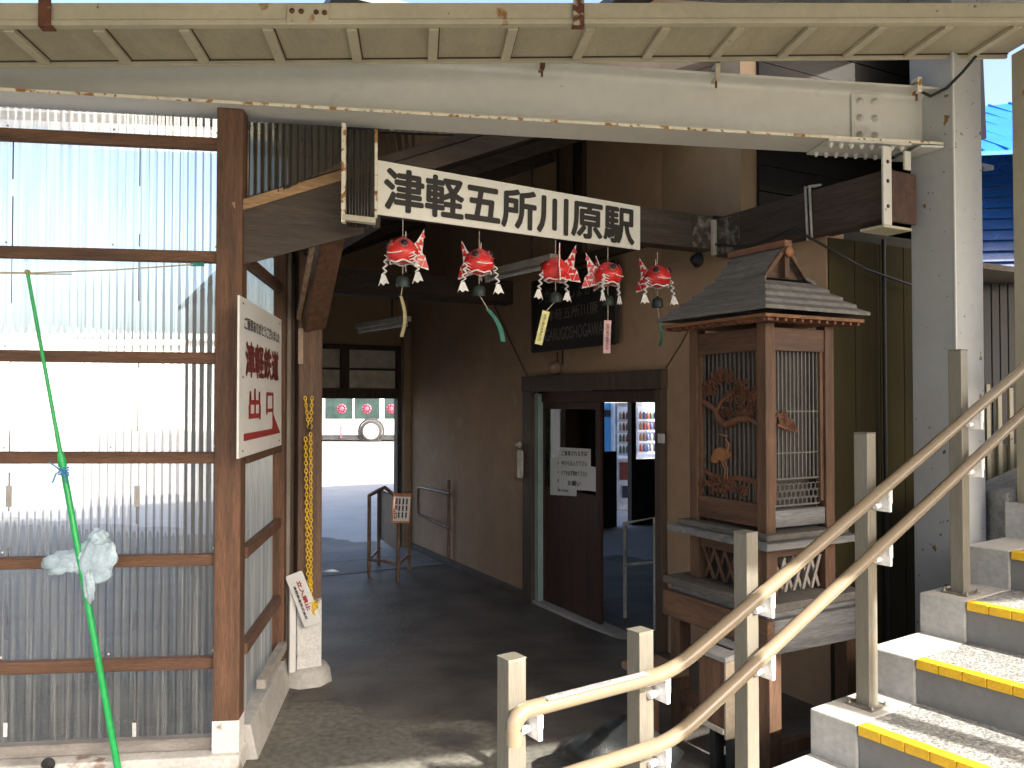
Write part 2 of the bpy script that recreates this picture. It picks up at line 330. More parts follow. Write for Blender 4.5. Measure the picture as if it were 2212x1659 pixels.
obj('corrugated_panel', corrug(CAN, XL, -.085, zb, .13, y0=.035), PLASTIC, SW)
rails_px = [(288, 310), (543, 555), (768, 774), (989, 989), (1218, 1209), (1445, 1432)]
for yl, yr in rails_px:
    x0, z0 = onC(4, yl, -.02); x1, z1 = onC(474, yr, -.02)
    k = (z1-z0)/(x1-x0)
    obj('rail', MB().bar(CAN.p(XL, 0, z0+k*(XL-x0)), CAN.p(-.12, 0, z1+k*(-.12-x1)), .05, .055, CAN.y), W_rail, SW, .004)
obj('bottom_plate', MB().box(CAN, XL, -.12, -.025, .03, .095, .15), M('weathered grey sill timber', (.24, .22, .2), .8, var=.3, scale=5, stretch=(1, 6, 6)), SW, .004)
obj('corner_post', MB().box(CAN, -.122, 0, -.06, .055, .235, 3.16), W_post, SW, .005)
obj('post_foot', MB().box(CAN, -.124, .002, -.062, .057, .05, .238), M('flaking white paint', (.72, .71, .68), .7, var=.1, scale=8, spot=((.2, .15, .12), 9, .6, .1)), SW, .003)
obj('kerb', MB().box(CAN, XL, .012, -.10, .06, -.03, .09), M('white painted kerb', (.6, .59, .56), .85, var=.15, scale=5, spot=[((.28, .2, .16), 7, .60, .06), ((.34, .33, .31), 2.5, .56, .1)]), SW, .008)
# pipe hole in the kerb
hx, hz = onC(105, 1650, -.1); obj('drain_hole', MB().lathe(CAN.p(hx, -.104, hz), [(.001, .0), (.02, .0), (.026, -.003), (.03, -.002), (.03, .004)], 16, -CAN.y), CABLEB, SW)
# return wall into the passage
YR = 1.08
obj('side_panel', corrug(CAN, .0, YR, 2.62, .14, y0=-.045, along='y'), PLASTIC2, SW)
def onS(px, py, x=0.): q = CAN.inv(hit(px, py, CAN.p(x, 0), CAN.x)); return q.y, q.z
for (pa, pb) in [((540, 575), (600, 622)), ((534, 1172), (600, 1135)), ((534, 1366), (600, 1302)), ((545, 985), (600, 962))]:
    y0, z0 = onS(*pa, -.02); y1, z1 = onS(*pb, -.02); zz = (z0+z1)/2
    obj('side_rail', MB().box(CAN, -.03, .012, .06, YR-.04, zz-.028, zz+.028), W_rail_u, SW, .004)
obj('rear_post', MB().box(CAN, -.05, .03, YR-.04, YR+.035, .05, 2.75), W_post, SW, .004)
obj('side_ledge', MB().box(CAN, .0, .05, .35, YR-.05, .24, .29), M('grey batten', (.32, .3, .27), .8), SW, .004)
c = MB().hexa([CAN.p(-.06, .06, -.02), CAN.p(.07, .06, -.02), CAN.p(.07, YR+.04, -.02), CAN.p(-.06, YR+.04, -.02), CAN.p(-.06, .06, .17), CAN.p(.03, .06, .17), CAN.p(.03, YR+.04, .17), CAN.p(-.06, YR+.04, .17)])
obj('side_kerb', c, CONC, SW, .006)
obj('grey_board', MB().box(CAN, -.06, .05, YR+.04, YR+.12, .08, 2.75), M('grey weathered board', (.22, .19, .16), .8, var=.25, scale=4, stretch=(8, 8, .7)), SW, .003)
# small sheet patches and screws
sp = MB()
for x in [XL+.1+.48*i for i in range(8)]:
    for yl, yr in rails_px: sp.lathe(CAN.p(x, .02, onC(240, (yl+yr)/2)[1]+.05), [(.006, 0), (.004, .004), (.001, .005)], 8, -CAN.y)
obj('screw_caps', sp, FIXT, SW)
ov = M('dirty sheet overlap', (.12, .12, .11), .8)
rs = random.Random(5)
for px in (22, 298):
    xo = onC(px, 800, .02)[0]
    for k_ in range(9):
        z0 = .2+.32*k_+rs.uniform(0, .15); obj('sheet_overlap', MB().box(CAN, xo-.0015-rs.random()*.002, xo+.0015+rs.random()*.002, .022, .0245, z0, z0+rs.uniform(.05, .28)), ov, SW)
    zt1 = onC(px, 1072, .02)[1]; obj('tape_patch', MB().box(CAN, xo-.012, xo+.014, .019, .0212, zt1-.05, zt1+.05), M('grey tape', (.33, .32, .30), .6), SW)
    zt1 = onC(px, 1575, .02)[1]; obj('tape_patch', MB().box(CAN, xo-.010, xo+.008, .019, .0212, zt1-.035, zt1+.03), M('white flaking tape', (.6, .6, .58), .6), SW)
# plastic infill below the steel beam to the right of the corner post
GP = thing('gable_infill_panel', 'small corrugated plastic infill hung below the white beam beside the corner post', 'panel', CAN.p(.3, .02, 2.9))
xa, _ = onC(536, 300); xb, _ = onC(742, 300); xc, _ = onC(812, 300)
ztop = lambda x: 3.12-.017*x
zlow = lambda x: 2.70+(x-xa)/(xb-xa)*.24
obj('corrugated_sheet', corrug(CAN, xa, xb, ztop, zlow, y0=.02, pitch=.034), PLASTIC3, GP)
obj('corrugated_sheet', corrug(CAN, xb+.012, xc, ztop, lambda x: 2.62, y0=.06, pitch=.03), PLASTIC3, GP)
obj('edge_strip', MB().box(CAN, xb-.008, xb+.012, -.02, .03, 2.63, 3.12), STEELEDGE, GP, .002)
obj('edge_strip', MB().box(CAN, xc-.006, xc+.008, .0, .03, 2.66, 3.10), STEELEDGE, GP, .002)
obj('bottom_trim', MB().bar(CAN.p(xb, .0, 2.655), CAN.p(xc, .0, 2.64), .05, .028, CAN.y), CREAM, GP, .002)

# ------------------------------------------------------------------ steel frame: beam, column
def beam_z(px, py, y): return onC(px, py, y)
zbl = lambda x: 3.155-.0175*x     # underside of the beam
cx = onC(2060, 300, -.17)[0]
def hbeam():
    x0, x1 = -3.8, cx-.02
    def fl(mbx, y0, y1, d0, d1, xa=x0, xb=x1):
        return mbx.hexa([CAN.p(xa, y0, zbl(xa)+d0), CAN.p(xb, y0, zbl(xb)+d0), CAN.p(xb, y1, zbl(xb)+d0), CAN.p(xa, y1, zbl(xa)+d0),
                         CAN.p(xa, y0, zbl(xa)+d1), CAN.p(xb, y0, zbl(xb)+d1), CAN.p(xb, y1, zbl(xb)+d1), CAN.p(xa, y1, zbl(xa)+d1)])
    t = thing('steel_beam', 'long white painted steel H beam crossing above the entrance', 'beam', CAN.p(0, 0, 3.15))
    w = MB(); fl(w, -.006, .006, .012, .30)
    # fillets: concave ramps between web and flanges
    n = 7
    for d, sg in ((.012, 1), (.30, -1)):
        pr = [(-.006-.028*(1-math.sin(a)), .028*(1-math.cos(a))) for a in [math.pi/2*i/n for i in range(n+1)]]
        vs = []
        for x in (x0, x1): vs += [CAN.p(x, yy, zbl(x)+d+sg*(h)) for yy, h in pr]
        w.add(vs, [(i, i+1, n+1+i+1, n+1+i) for i in range(n)], True)
    obj('web', w, STEEL, t)
    obj('bottom_flange', fl(MB(), -.12, .12, 0, .012), STEEL, t, .002)
    obj('top_flange', fl(MB(), -.10, .12, .30, .313), STEEL, t, .002)
    obj('flange_edge', fl(MB(), -.1235, -.1205, -.001, .013), STEELEDGE, t)
    # splice plate with six bolts
    pa = onC(1840, 222, -.02); pb = onC(1905, 322, -.02)
    zc = zbl((pa[0]+pb[0])/2)
    obj('splice_plate', MB().box(CAN, pa[0], pb[0], -.018, -.0065, zc+.03, zc+.285), STEEL, t, .002)
    for i in range(2):
        for j in range(3):
            x = pa[0]+(pb[0]-pa[0])*(.27+.5*i); z = zc+.065+.09*j
            obj('bolt', MB().lathe(CAN.p(x, -.018, z), [(.019, 0), (.019, .003), (.0135, .0035), (.0135, .014), (.006, .016), (.006, .023), (.0005, .024)], 12, -CAN.y), STEEL, t)
    qa = onC(1790, 330, -.12)[0]; qb = onC(1968, 330, -.12)[0]
    k = MB(); fl(k, -.125, .12, -.014, -.0015, qa, qb); obj('flange_plate', k, STEEL, t, .002)
    for i in range(8):
        for yy in (-.085, .07):
            x = qa+.03+(qb-qa-.06)*i/7; z = zbl(x)-.014
            obj('bolt', MB().lathe(CAN.p(x, yy, z), [(.014, 0), (.014, .012), (.008, .014), (.008, .022), (.0005, .023)], 10, -Z), STEEL, t)
    return t
hbeam()
KF = Frame(CAN.p(cx, -.17), BLD.x, -BLD.y)      # square box column set in line with the old building
SC = thing('steel_column', 'white painted steel column with rust spots behind the stairs', 'column', KF.p(.12, .12))
obj('shaft', MB().box(KF, 0, .25, 0, .238, -.02, 5.2), M('white column paint', (.42, .435, .445), .45, var=.06, scale=2, fine=.03, bump=.03, spot=[((.22, .12, .03), 12, .69, .02), ((.10, .07, .04), 30, .70, .02)]), SC, .004)
obj('edge_bead', MB().box(KF, -.004, .004, -.004, .004, 1.2, 5.2), WHITE, SC)
obj('stiffener', MB().box(CAN, cx-.16, cx-.03, -.135, .13, 3.072, 3.084), STEEL, SC, .002)
# beam clamps and cable on the beam
for i, (px, py) in enumerate([(1172, 152), (1550, 180), (1985, 212)]):
    x, z = onC(px, py, -.13); zt = zbl(x)+.313
    t = thing('cable_clamp', ['rusty cable clamp on the beam above the sign', 'pale cable clamp midway along the right half of the beam', 'rusty cable clamp where the black cable leaves the beam'][i], 'clamp', CAN.p(x, -.12, zt), 'clamps on the steel beam')
    obj('jaw', MB().box(CAN, x-.012, x+.012, -.128, -.07, zt-.05, zt-.035).box(CAN, x-.012, x+.012, -.140, -.128, zt-.05, zt+.03).box(CAN, x-.012, x+.012, -.128, -.07, zt+.015, zt+.03), [RUST, CREAM, STEELEDGE][i], t, .002)
    obj('screw', MB().cyl(CAN.p(x, -.11, zt-.085), CAN.p(x, -.11, zt-.035), .006, 8), RUST, t)
pts = [CAN.p(onC(px, 200)[0], -.02+.02*math.sin(px), zbl(onC(px, 200)[0])+.323+.012*math.sin(px*.03)) for px in range(1170, 1990, 40)]
pts += [atY(2010, 208, 4.25), atY(2045, 190, 4.2), atY(2080, 155, 4.1), atY(2108, 122, 4.0)]
tag(obj('cable', MB().tube(pts, .008, 8), CABLEB, base=pts[0]), 'black cable lying along the top of the white beam and rising to the eave', 'cable')

# ------------------------------------------------------------------ eave with gutter above the beam
zs = lambda x: 3.307+(x+.872)*.057
EV = thing('eave', 'cream boarded eave soffit with battens and gutter along the top', 'eave', CAN.p(0, -.4, 3.4))
def strip(mbx, x0, x1, y0, y1, d0, d1):
    return mbx.hexa([CAN.p(x, y, zs(x)+d) for d in (d0, d1) for x, y in ((x0, y0), (x1, y0), (x1, y1), (x0, y1))])
SHADEM = M('dark shade strip', (.06, .045, .03), .8)  # colour for strips that draw the shade along battens and rear edge
XE0, XE1 = -3.2, onC(2172, 108, -.135)[0]
obj('soffit_board', strip(MB(), XE0, XE1, -.50, -.135, .0, .02), SOFFIT, EV)
obj('gutter_face', strip(MB(), XE0, 4.3, -.525, -.505, .012, .085), CREAM, EV, .003)
obj('gutter_lip', strip(MB(), XE0, 4.3, -.532, -.49, -.012, .0105), CREAM, EV, .004)
obj('rear_edge', strip(MB(), XE0, XE1, -.150, -.133, -.024, -.001), CREAM, EV, .002)
obj('rear_shade', strip(MB(), XE0, XE1, -.157, -.1502, -.006, -.0005), SHADEM, EV)
for px in (100, 275, 443, 607, 772, 934, 1091, 1244, 1394, 1542, 1685, 1825, 1958, 2095):
    x = CAN.inv(hit(px, 126 if px < 1000 else 118, CAN.p(0, -.145), CAN.y)).x
    bt_ = obj('batten', strip(MB(), x-.022, x+.022, -.488, -.158, -.020, -.001), CREAM, EV, .002)
    obj('batten_shade', strip(MB(), x+.0225, x+.0285, -.488, -.158, -.003, -.0005), SHADEM, bt_)  # shade on one side of the batten, drawn as a dark strip
for px, mt in ((97, RUST), (1250, RUST)):
    x = CAN.inv(hit(px, 30, CAN.p(0, -.535), CAN.y)).x
    obj('strap', strip(MB(), x-.025, x+.025, -.541, -.534, -.02, .14).add([], []), mt, EV, .002)
    obj('strap_foot', strip(MB(), x-.025, x+.028, -.5335, -.49, -.020, -.0135), mt, EV)
x0 = CAN.inv(hit(620, 33, CAN.p(0, -.535), CAN.y)).x; x1 = CAN.inv(hit(710, 33, CAN.p(0, -.535), CAN.y)).x
jp = obj('joint_plate', strip(MB(), x0, x1, -.537, -.5265, -.005, .075), CREAM, EV, .002)
h = MB()
for f in (.12, .34, .70, .9): h.lathe(CAN.p(x0+(x1-x0)*f, -.5372, zs(x0)+.045), [(.0005, .003), (.011, .003), (.012, 0)], 12, -CAN.y)
obj('bolt_heads', h, RUST, jp)
# right end cream post carrying the eave
pr = onC(2189, 500, -.22)[0]
tag(obj('cream_post', MB().box(CAN, pr, pr+.14, -.36, -.22, -.02, 3.54), CREAM, bevel=.004, base=CAN.p(pr+.07, -.3)), 'cream painted post at the right edge under the end of the eave', 'post')
# translucent roof over the passage side, seen in slivers over the gutter
TR = thing('plastic_canopy_roof', 'pale blue corrugated plastic roof glimpsed above the gutter', 'roof', CAN.p(-1, 1, 4))
def sheet():
    mb = MB(); n = 260; vs = []
    for i in range(n+1):
        x = -4.6+6.05*i/n; d = .012*math.cos(2*math.pi*x/.07)
        vs += [CAN.p(x, .25, 3.74+d), CAN.p(x, 5.2, 4.5+d)]
    return mb.add(vs, [(2*i, 2*i+2, 2*i+3, 2*i+1) for i in range(n)], True)
obj('corrugated_sheet', sheet(), PLASTICB, TR)
for yy in (.6, 1.8, 3.0): obj('purlin', MB().box(CAN, -4.6, 1.44, yy, yy+.06, 3.66+.154*(yy-.25), 3.715+.154*(yy-.25)), W_dark_u, TR)
for xx in (-.45, 1.35): obj('rafter', MB().bar(CAN.p(xx, .25, 3.64), CAN.p(xx, 5.2, 4.4), .09, .06, CAN.x), M('grey painted rafter', (.4, .42, .4), .6), TR)
# unseen sheet overhead, box, post and rear wall, added to shade this corner
ed = V((.967, .254, 0)); eo = V((3.604, -.002, 0))
PC = thing('shade_canopy', 'unseen grey sheet overhead, added to shade the stair foot', 'roof', (0, -1, 4))
c0 = eo-ed*16; c1 = eo+ed*5.5; c2 = CAN.p(9, .22); c3 = CAN.p(-14, .22)
obj('shade_sheet', MB().hexa([V((q.x, q.y, z)) for z in (3.95, 4.05) for q in (c0, c1, c2, c3)]), M('grey shade sheet', (.42, .42, .40), .7), PC)  # added out of view, its rear edge sets the sun line
obj('shade_box', MB().box(None, 2.80, 3.08, -.10, .18, 3.08, 3.60), STEEL, PC, .005); obj('shade_box_rod', MB().cyl((2.94, .04, 3.60), (2.94, .04, 3.95), .012, 8), STEEL, PC); obj('shade_post', MB().box(None, 3.695, 3.785, .445, .535, -.02, 3.94), STEEL, PC, .005)  # unseen box, rod and post added to shade the rails and stairs
tag(obj('sky_blocker', MB().box(None, -30, 30, -13, -12.8, -.1, 3.7), M('dark blocker boards', (.16, .14, .12), .8), base=(0, -13, 0)), 'unseen dark wall behind the viewer, added to block low sky light', 'blocker')  # added out of view to cut sky light from behind

# ------------------------------------------------------------------ station building
BA = 6.69     # back wall
ST = thing('station_building', 'old station building with tan mortar walls, dark timbers and an open passage', 'building', BLD.p(2, 0))
aL, _ = onD(1158, 1000); aR, _ = onD(1430, 1000); _, zl = onD(1300, 838)
aU, _ = onD(1600, 400)
FL = -.16
w = MB().box(BLD, aL, BA, -.14, 0, FL, 4.735).box(BLD, aR, aL, -.14, 0, zl, 4.735).box(BLD, 0, aR, -.14, 0, FL, 2.74)
obj('mortar_wall', w, PLAST, ST)
obj('upper_wall', MB().box(BLD, aU, aR-.002, -.14, -.002, 2.742, 4.735), PLAST2, ST)
obj('wall_base', MB().box(BLD, aL+.04, BA, 0.002, .045, -.2, -.045), M('dark plinth', (.11, .09, .075), .9, var=.3, scale=6, bump=.5), ST, .01)
obj('upper_post', MB().box(BLD, onD(1268, 380)[0], onD(1212, 380)[0], .001, .05, 2.98, 4.2), W_dark_z, ST, .004)
p0 = onD(1240, 440); p1 = onD(1290, 320)
obj('upper_brace', MB().bar(BLD.p(p0[0], .08, p0[1]), BLD.p(p1[0], .3, p1[1]), .09, .07, BLD.x), W_dark_z, ST, .004)
obj('wall_plate', MB().box(BLD, .84, 3.0, .003, .075, 2.9, 2.97), W_dark_u, ST, .004)
# end siding (olive metal)
sd = MB(); x = 0
while x < 1.1:
    sd.box(BLD, -.012, 0, -x-.215, -x-.005, FL+.1, 2.68); x += .215
sdd = obj('olive_siding', sd, OLIVE, ST, .003)
obj('siding_backing', MB().box(BLD, 0.002, .06, -1.2, -.142, FL, 2.74), M('dark gap', (.03, .027, .018), .8), ST)
obj('downpipe', MB().cyl(BLD.p(-.05, -.42, .1), BLD.p(-.05, -.42, 2.7), .012, 8), CABLEB, ST)
# dark upper gable boards and lean-to underside on the right
gb = MB()
for i in range(9): gb.box(BLD, aU-.02-.004*(i % 2), aU, -2.1, -.142, 2.95+.17*i, 2.95+.17*i+.163)
obj('gable_boards', gb, W_black_v, ST)
le = MB()
for i in range(8):
    t0 = i/8; t1 = (i+1)/8-.008; A0 = aU-.03; A1 = -.12
    z0 = 3.75; z1 = 3.2
    le.hexa([BLD.p(A0+(A1-A0)*t, y, z0+(z1-z0)*t+d) for d in (0, .03) for t, y in ((t0, -1.55), (t1, -1.3), (t1, .12), (t0, .12))])
obj('eave_boards', le, W_black_v, ST)
obj('wall_beam', MB().box(BLD, -.43, .82, -.05, .085, 2.69, 2.945), W_dark_u, ST, .006)
obj('beam_end_block', MB().box(BLD, -.45, -.432, -.165, .10, 2.68, 2.95), M('charred end grain', (.07, .04, .032), .85, var=.4, scale=12), ST, .006)
WPT = M('flaked white paint on timber', (.05, .04, .03), .9, var=.4, scale=14, spot=[((.27, .25, .21), 20, .47, .3)])
obj('white_patch', MB().box(BLD, .60, .815, .0855, .089, 2.70, 2.93), WPT, ST)
obj('white_patch', MB().box(BLD, .826, .8295, .10, .27, 2.745, 2.95), WPT, ST)
obj('beam_cleat', MB().box(BLD, .80, .826, .09, .12, 2.70, 2.93), M('pale cleat', (.42, .38, .32), .8, var=.25, scale=14), ST, .003)
obj('front_beam', MB().box(BLD, .83, .95, .10, 2.47, 2.735, 2.96), W_dark_v, ST, .006)
obj('tie_beam', MB().box(BLD, 3.78, 3.96, .003, 2.72, 2.70, 2.92), W_dark_v, ST, .006)
obj('left_eave_beam', MB().box(BLD, .84, BA, 2.36, 2.52, 2.655, 2.86), W_dark_u, ST, .006)
# lean-to roof over the passage
rz = lambda b: 4.0-.43*b
rf = MB()
for a0_, a1_, be in ((.86, 1.3, 3.1), (1.302, BA+.5, 2.72)):
    rf.hexa([BLD.p(a, b, rz(b)+d) for d in (.0, .05) for a, b in ((a0_, 0), (a1_, 0), (a1_, be), (a0_, be))])
obj('passage_roof', rf, W_dark_v, ST)
for a in (.875, 1.9, 2.95, 5.0, 6.0):
    obj('rafter', MB().bar(BLD.p(a, .06, rz(.06)-.055), BLD.p(a, 3.06, rz(3.06)-.055) if a < 1 else BLD.p(a, 2.68, rz(2.68)-.055), .06, .09, BLD.x), W_dark_v, ST)
obj('verge_board', MB().bar(BLD.p(.835, 2.4, rz(2.4)+.01), BLD.p(.835, 3.1, rz(3.1)+.01), .03, .05, BLD.x), wood('worn golden batten', (.26, .16, .08), 'v'), ST, .003)
obj('verge_fascia', MB().prism([(2.45, 2.62), (3.08, 2.4), (3.08, 2.66), (2.45, 2.93)], BLD.p(.84, 0), BLD.y, Z, .03), W_dark_v, ST)
# back wall with the passage opening
b0 = onA(856, 900, BA)[0]; b1 = 2.3
zt = onA(780, 861, BA)[1]; zm = onA(780, 745, BA)[1]
obj('back_wall', MB().prism([(-.12, zm), (2.6, zm), (2.6, 2.95), (2.06, 3.15), (2.06, 4.735), (-.12, 4.735)], BLD.p(BA+.141, 0), BLD.y, Z, -.14).box(BLD, BA, BA+.14, b1, 2.6, FL, zm), PLAST2, ST)
obj('corner_trim', MB().box(BLD, BA-.13, BA-.002, .002, .10, FL, 2.68), M('pale post paint', (.33, .25, .16), .8, var=.12), ST, .004)
fr = MB().box(BLD, BA-.05, BA+.09, .11, b0, FL, zm).box(BLD, BA-.03, BA+.09, b0, b1, zm-.06, zm-.001).box(BLD, BA-.03, BA+.09, b0, b1, zt, zt+.13)
xm = onA(745, 800, BA)[0]
fr.box(BLD, BA-.03, BA+.06, xm-.05, xm+.05, zt+.13, zm-.06)
obj('opening_frame', fr, W_dark_z, ST, .004)
obj('transom_panel', corrug(BLD, b0, b1, zm-.06, zt+.13, y0=BA+.05, along='y', pitch=.21, amp=.006), M('grey shutter panel', (.62, .60, .52), .6), ST)
obj('transom_bar', MB().box(BLD, BA-.02, BA+.03, b0, b1, (zt+zm)/2+.02, (zt+zm)/2+.045), W_dark_v, ST)
# left passage wall
obj('left_wall', MB().box(BLD, 1.95, BA+.1, 2.6, 2.68, FL, 2.85), M('grey brown boarding', (.13, .10, .075), .8, var=.25, scale=3, stretch=(8, 8, .8)), ST)
lj = BLD.inv(hit(690, 950, BLD.p(4.2, 0), BLD.x)).y
obj('left_jamb', MB().box(BLD, 4.1, 4.3, lj, lj+.08, .55, 2.05), wood('orange brown jamb', (.22, .10, .05), 'z'), ST, .004)
# main roof and inner room
rm = MB()
rm.prism([(a, b) for a, b in ((-1.0, .0), (.0, -1.45), (2.35, -5.35), (BA+1.0, -5.35), (BA+1.0, 2.12), (2.6, 2.12), (2.6, .25), (-1.0, .25))][::1], BLD.p(0, 0, 4.74), BLD.x, BLD.y, .07)
obj('main_roof', rm, DARKF, ST)
ib = -5.2
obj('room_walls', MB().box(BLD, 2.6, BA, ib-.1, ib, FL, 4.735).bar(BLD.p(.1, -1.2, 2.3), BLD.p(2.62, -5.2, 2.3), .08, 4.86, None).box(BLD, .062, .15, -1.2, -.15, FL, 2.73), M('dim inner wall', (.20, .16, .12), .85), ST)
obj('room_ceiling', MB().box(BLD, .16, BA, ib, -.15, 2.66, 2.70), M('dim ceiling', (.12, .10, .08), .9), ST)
# back wall of the room: openings seen through the door
def bx(px, py=920): return onA(px, py, BA)[0]
zA = onA(1340, 862, BA)[1]; zs1 = onA(1300, 976, BA)[1]; zs2 = onA(1400, 992, BA)[1]
bw = MB().box(BLD, BA, BA+.1, ib, -.142, zA, 4.735)
edges = [-.142, bx(1262), bx(1330), bx(1364), bx(1374), bx(1445), ib]
bw.box(BLD, BA, BA+.1, edges[1], edges[0], FL, .7).box(BLD, BA, BA+.1, edges[1], edges[1]+.12, .7, zA).box(BLD, BA, BA+.1, bx(1332), edges[1], FL, zs1).box(BLD, BA, BA+.1, bx(1374), bx(1364), FL, zA).box(BLD, BA, BA+.1, edges[5], bx(1374), FL, zs2).box(BLD, BA, BA+.1, ib, edges[5], FL, zA)  # opening behind the grey sheet is added to let light onto it
bw.box(BLD, BA-.02, BA+.1, bx(1304), bx(1283), FL, zA)
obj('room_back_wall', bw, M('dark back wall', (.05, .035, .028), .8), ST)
xs_ = BLD.inv(hit(1277, 900, BLD.p(3.6, 0), BLD.x)).y
obj('pane_sheet', MB().add([BLD.p(3.6, xs_, FL), BLD.p(3.6, -.2, FL), BLD.p(3.6, -.2, 2.6), BLD.p(3.6, xs_, 2.6)], [(0, 1, 2, 3)]), PANESHEET, ST)  # added behind the door leaf for the pane's grey reflection
# door frame and doors
fo_l = onD(1140, 1000)[0]; fo_r = onD(1442, 1000)[0]; zft = onD(1290, 806)[1]; zfb = onD(1290, 843)[1]
obj('door_frame', MB().box(BLD, aL-.01, fo_l, .002, .06, FL, zfb).box(BLD, fo_r, aR+.01, .002, .06, FL, zfb).box(BLD, fo_r-.01, fo_l+.01, .002, .065, zfb, zft), FRAMEW, ST, .005)
obj('jamb_strip', MB().box(BLD, onD(1166, 1000)[0], onD(1158, 1000)[0], -.05, .02, FL, zfb-.02), AQUA, ST, .002)
obj('door_track', MB().box(BLD, aR, aL, -.13, -.02, zfb-.10, zfb-.002), DOORW, ST, .003)
obj('threshold', MB().box(BLD, aR, aL, -.13, .05, -.16, -.085), CONC, ST, .006)
def leaf(name, a0, a1, b, glaz, solid):
    t = obj(name, MB().box(BLD, a0, a0+.07, b-.03, b, -.08, zfb-.1).box(BLD, a1-.06, a1, b-.03, b, -.08, zfb-.1).box(BLD, a0+.07, a1-.06, b-.028, b-.002, zfb-.16, zfb-.1).box(BLD, a0+.07, a1-.06, b-.028, b-.002, -.08, .02).box(BLD, a0+.07, a1-.06, b-.028, b-.002, solid-.05, solid), DOORW, ST, .003)
    obj('door_panel', MB().box(BLD, a0+.07, a1-.06, b-.02, b-.008, .02, solid-.05), DOORW, t)
    obj('door_glass', MB().box(BLD, a0+.07, a1-.06, b-.018, b-.012, solid, zfb-.16), GLASS, t)
    return t
dz = onD(1240, 1062, -.05)[1]
lf = leaf('sliding_door', onD(1300, 1000, -.05)[0], onD(1172, 1000, -.05)[0], -.035, True, dz)
hp = onD(1288, 1110, -.03); obj('door_handle', MB().box(BLD, hp[0]-.015, hp[0]+.015, -.0345, -.03, hp[1]-.09, hp[1]+.09), DARKF, lf)
# seams and cracks on the mortar wall (thin raised cable and joints)
for (pts2) in [[(1065, 650), (1105, 740), (1140, 812)], [(1440, 795), (1475, 740), (1500, 690)], [(1205, 760), (1205, 830)]]:
    mbx = MB().tube([BLD.p(*(lambda q: (q[0], .006, q[1]))(onD(x, y))) for x, y in pts2], .005, 6)
    o = obj('wall_cable', mbx, W_dark_z, ST)

# ------------------------------------------------------------------ passage pillar with brace, plinth
PP = gnd(655, 1478); 
PF = Frame((PP.x, PP.y+.07, 0), BLD.y*-1, BLD.x)
PL = thing('timber_pillar', 'worn brown timber pillar with white painted foot on a concrete plinth', 'pillar', PF.o)
obj('shaft', MB().box(PF, -.075, .075, -.075, .075, .52, 2.70), W_pillar, PL, .006)
obj('painted_foot', MB().box(PF, -.077, .077, -.077, .077, .09, .521), M('flaking white pillar paint', (.62, .62, .6), .75, var=.1, scale=7, spot=((.2, .16, .13), 11, .63, .07)), PL, .006)
obj('foot_batten', MB().box(PF, -.125, -.085, -.09, -.05, .09, .62), WHITE, PL, .004)
pl = MB(); n = 8
pl.lathe(PF.p(0, 0, -.02), [(.0, .125), (.13, .12), (.15, .10), (.165, .0)], 8)
obj('plinth', pl, CONC, PL)
q0 = hit(676, 700, PF.p(0, -.06), BLD.x); q1 = hit(716, 490, BLD.p(1.0, 0), BLD.x)
obj('brace', MB().bar(q0, q1, .10, .135, BLD.x), W_brace, PL, .006)
obj('brace_edge', MB().bar(q0+V((-.075, -.06, .03)), q1+V((-.075, -.06, -.06)), .02, .022, BLD.x), wood('pale brace edge', (.30, .2, .13), 'z'), PL)
obj('side_board', MB().box(PF, -.13, -.08, .0, .05, .1, 2.6), W_dark_z, PL, .003)
obj('pale_slip', MB().box(PF, -.08, -.05, -.085, -.0775, 1.98, 2.20), M('pale wooden slip', (.33, .24, .18), .7), PL)
# conduit winding over the pillar head
tag(obj('conduit', MB().tube([hit(x, y, PF.p(0, -.2), V((0, 1, 0))) for x, y in [(600, 498), (606, 500), (612, 494), (622, 484), (640, 478), (655, 474), (668, 464), (680, 452), (690, 442), (700, 432), (703, 422), (702, 408), (700, 395)]], .011, 8), CABLEG, base=PF.p(0, -.2, 2.7)), 'grey conduit bending over the head of the timber pillar', 'conduit')
# chain and hanging tag
CP = V(PF.p(.0, -.13, 0)); cy = CP.y
def chain(px0, y0, px1, y1, n, ph):
    A = atY(px0, y0, cy); B = atY(px1, y1, cy); mb = MB(); d = (B-A).normalized(); L = (B-A).length/n
    s1 = V((1, 0, 0)); s2 = V((0, 1, 0))
    for i in range(n):
        c = A+d*L*(i+.5)
        ang = (i % 2)*math.pi/2+ph+random.uniform(-.2, .2)
        mb.ring(c, d, s1*math.cos(ang)+s2*math.sin(ang), L*.66, L*.38, L*.13, 12, 6)
    return mb
ch = MB()
for a in [(659, 857, 667, 925, 9, .6), (674, 857, 671, 925, 9, .1), (671, 935, 672, 1305, 44, .7), (660, 945, 665, 1235, 34, .2), (665, 1235, 676, 1315, 9, .5)]:
    k = chain(*a); ch.add(k.v, k.f, True)
for i in range(9):
    c = atY(676+random.uniform(-4, 5), 1300+random.uniform(0, 34), cy-.02); ch.ring(c, V((random.uniform(-1, 1), .2, random.uniform(-1, 1))), V((.3, 1, .2)), .022, .013, .005, 10, 6)
CH = thing('yellow_chain', 'yellow plastic barrier chain looped in a hanging bunch on the brown pillar', 'chain', atY(668, 857, cy))
obj('links', ch, CHAINM, CH)
obj('hook', MB().tube([atY(668, 935, cy+.05), atY(668, 930, cy), atY(668, 922, cy-.02), atY(671, 916, cy-.01)], .006, 8), DARKF, CH)
TG = [atY(x, y, cy-.03) for x, y in ((613, 1249), (655, 1229), (694, 1340), (659, 1359))]
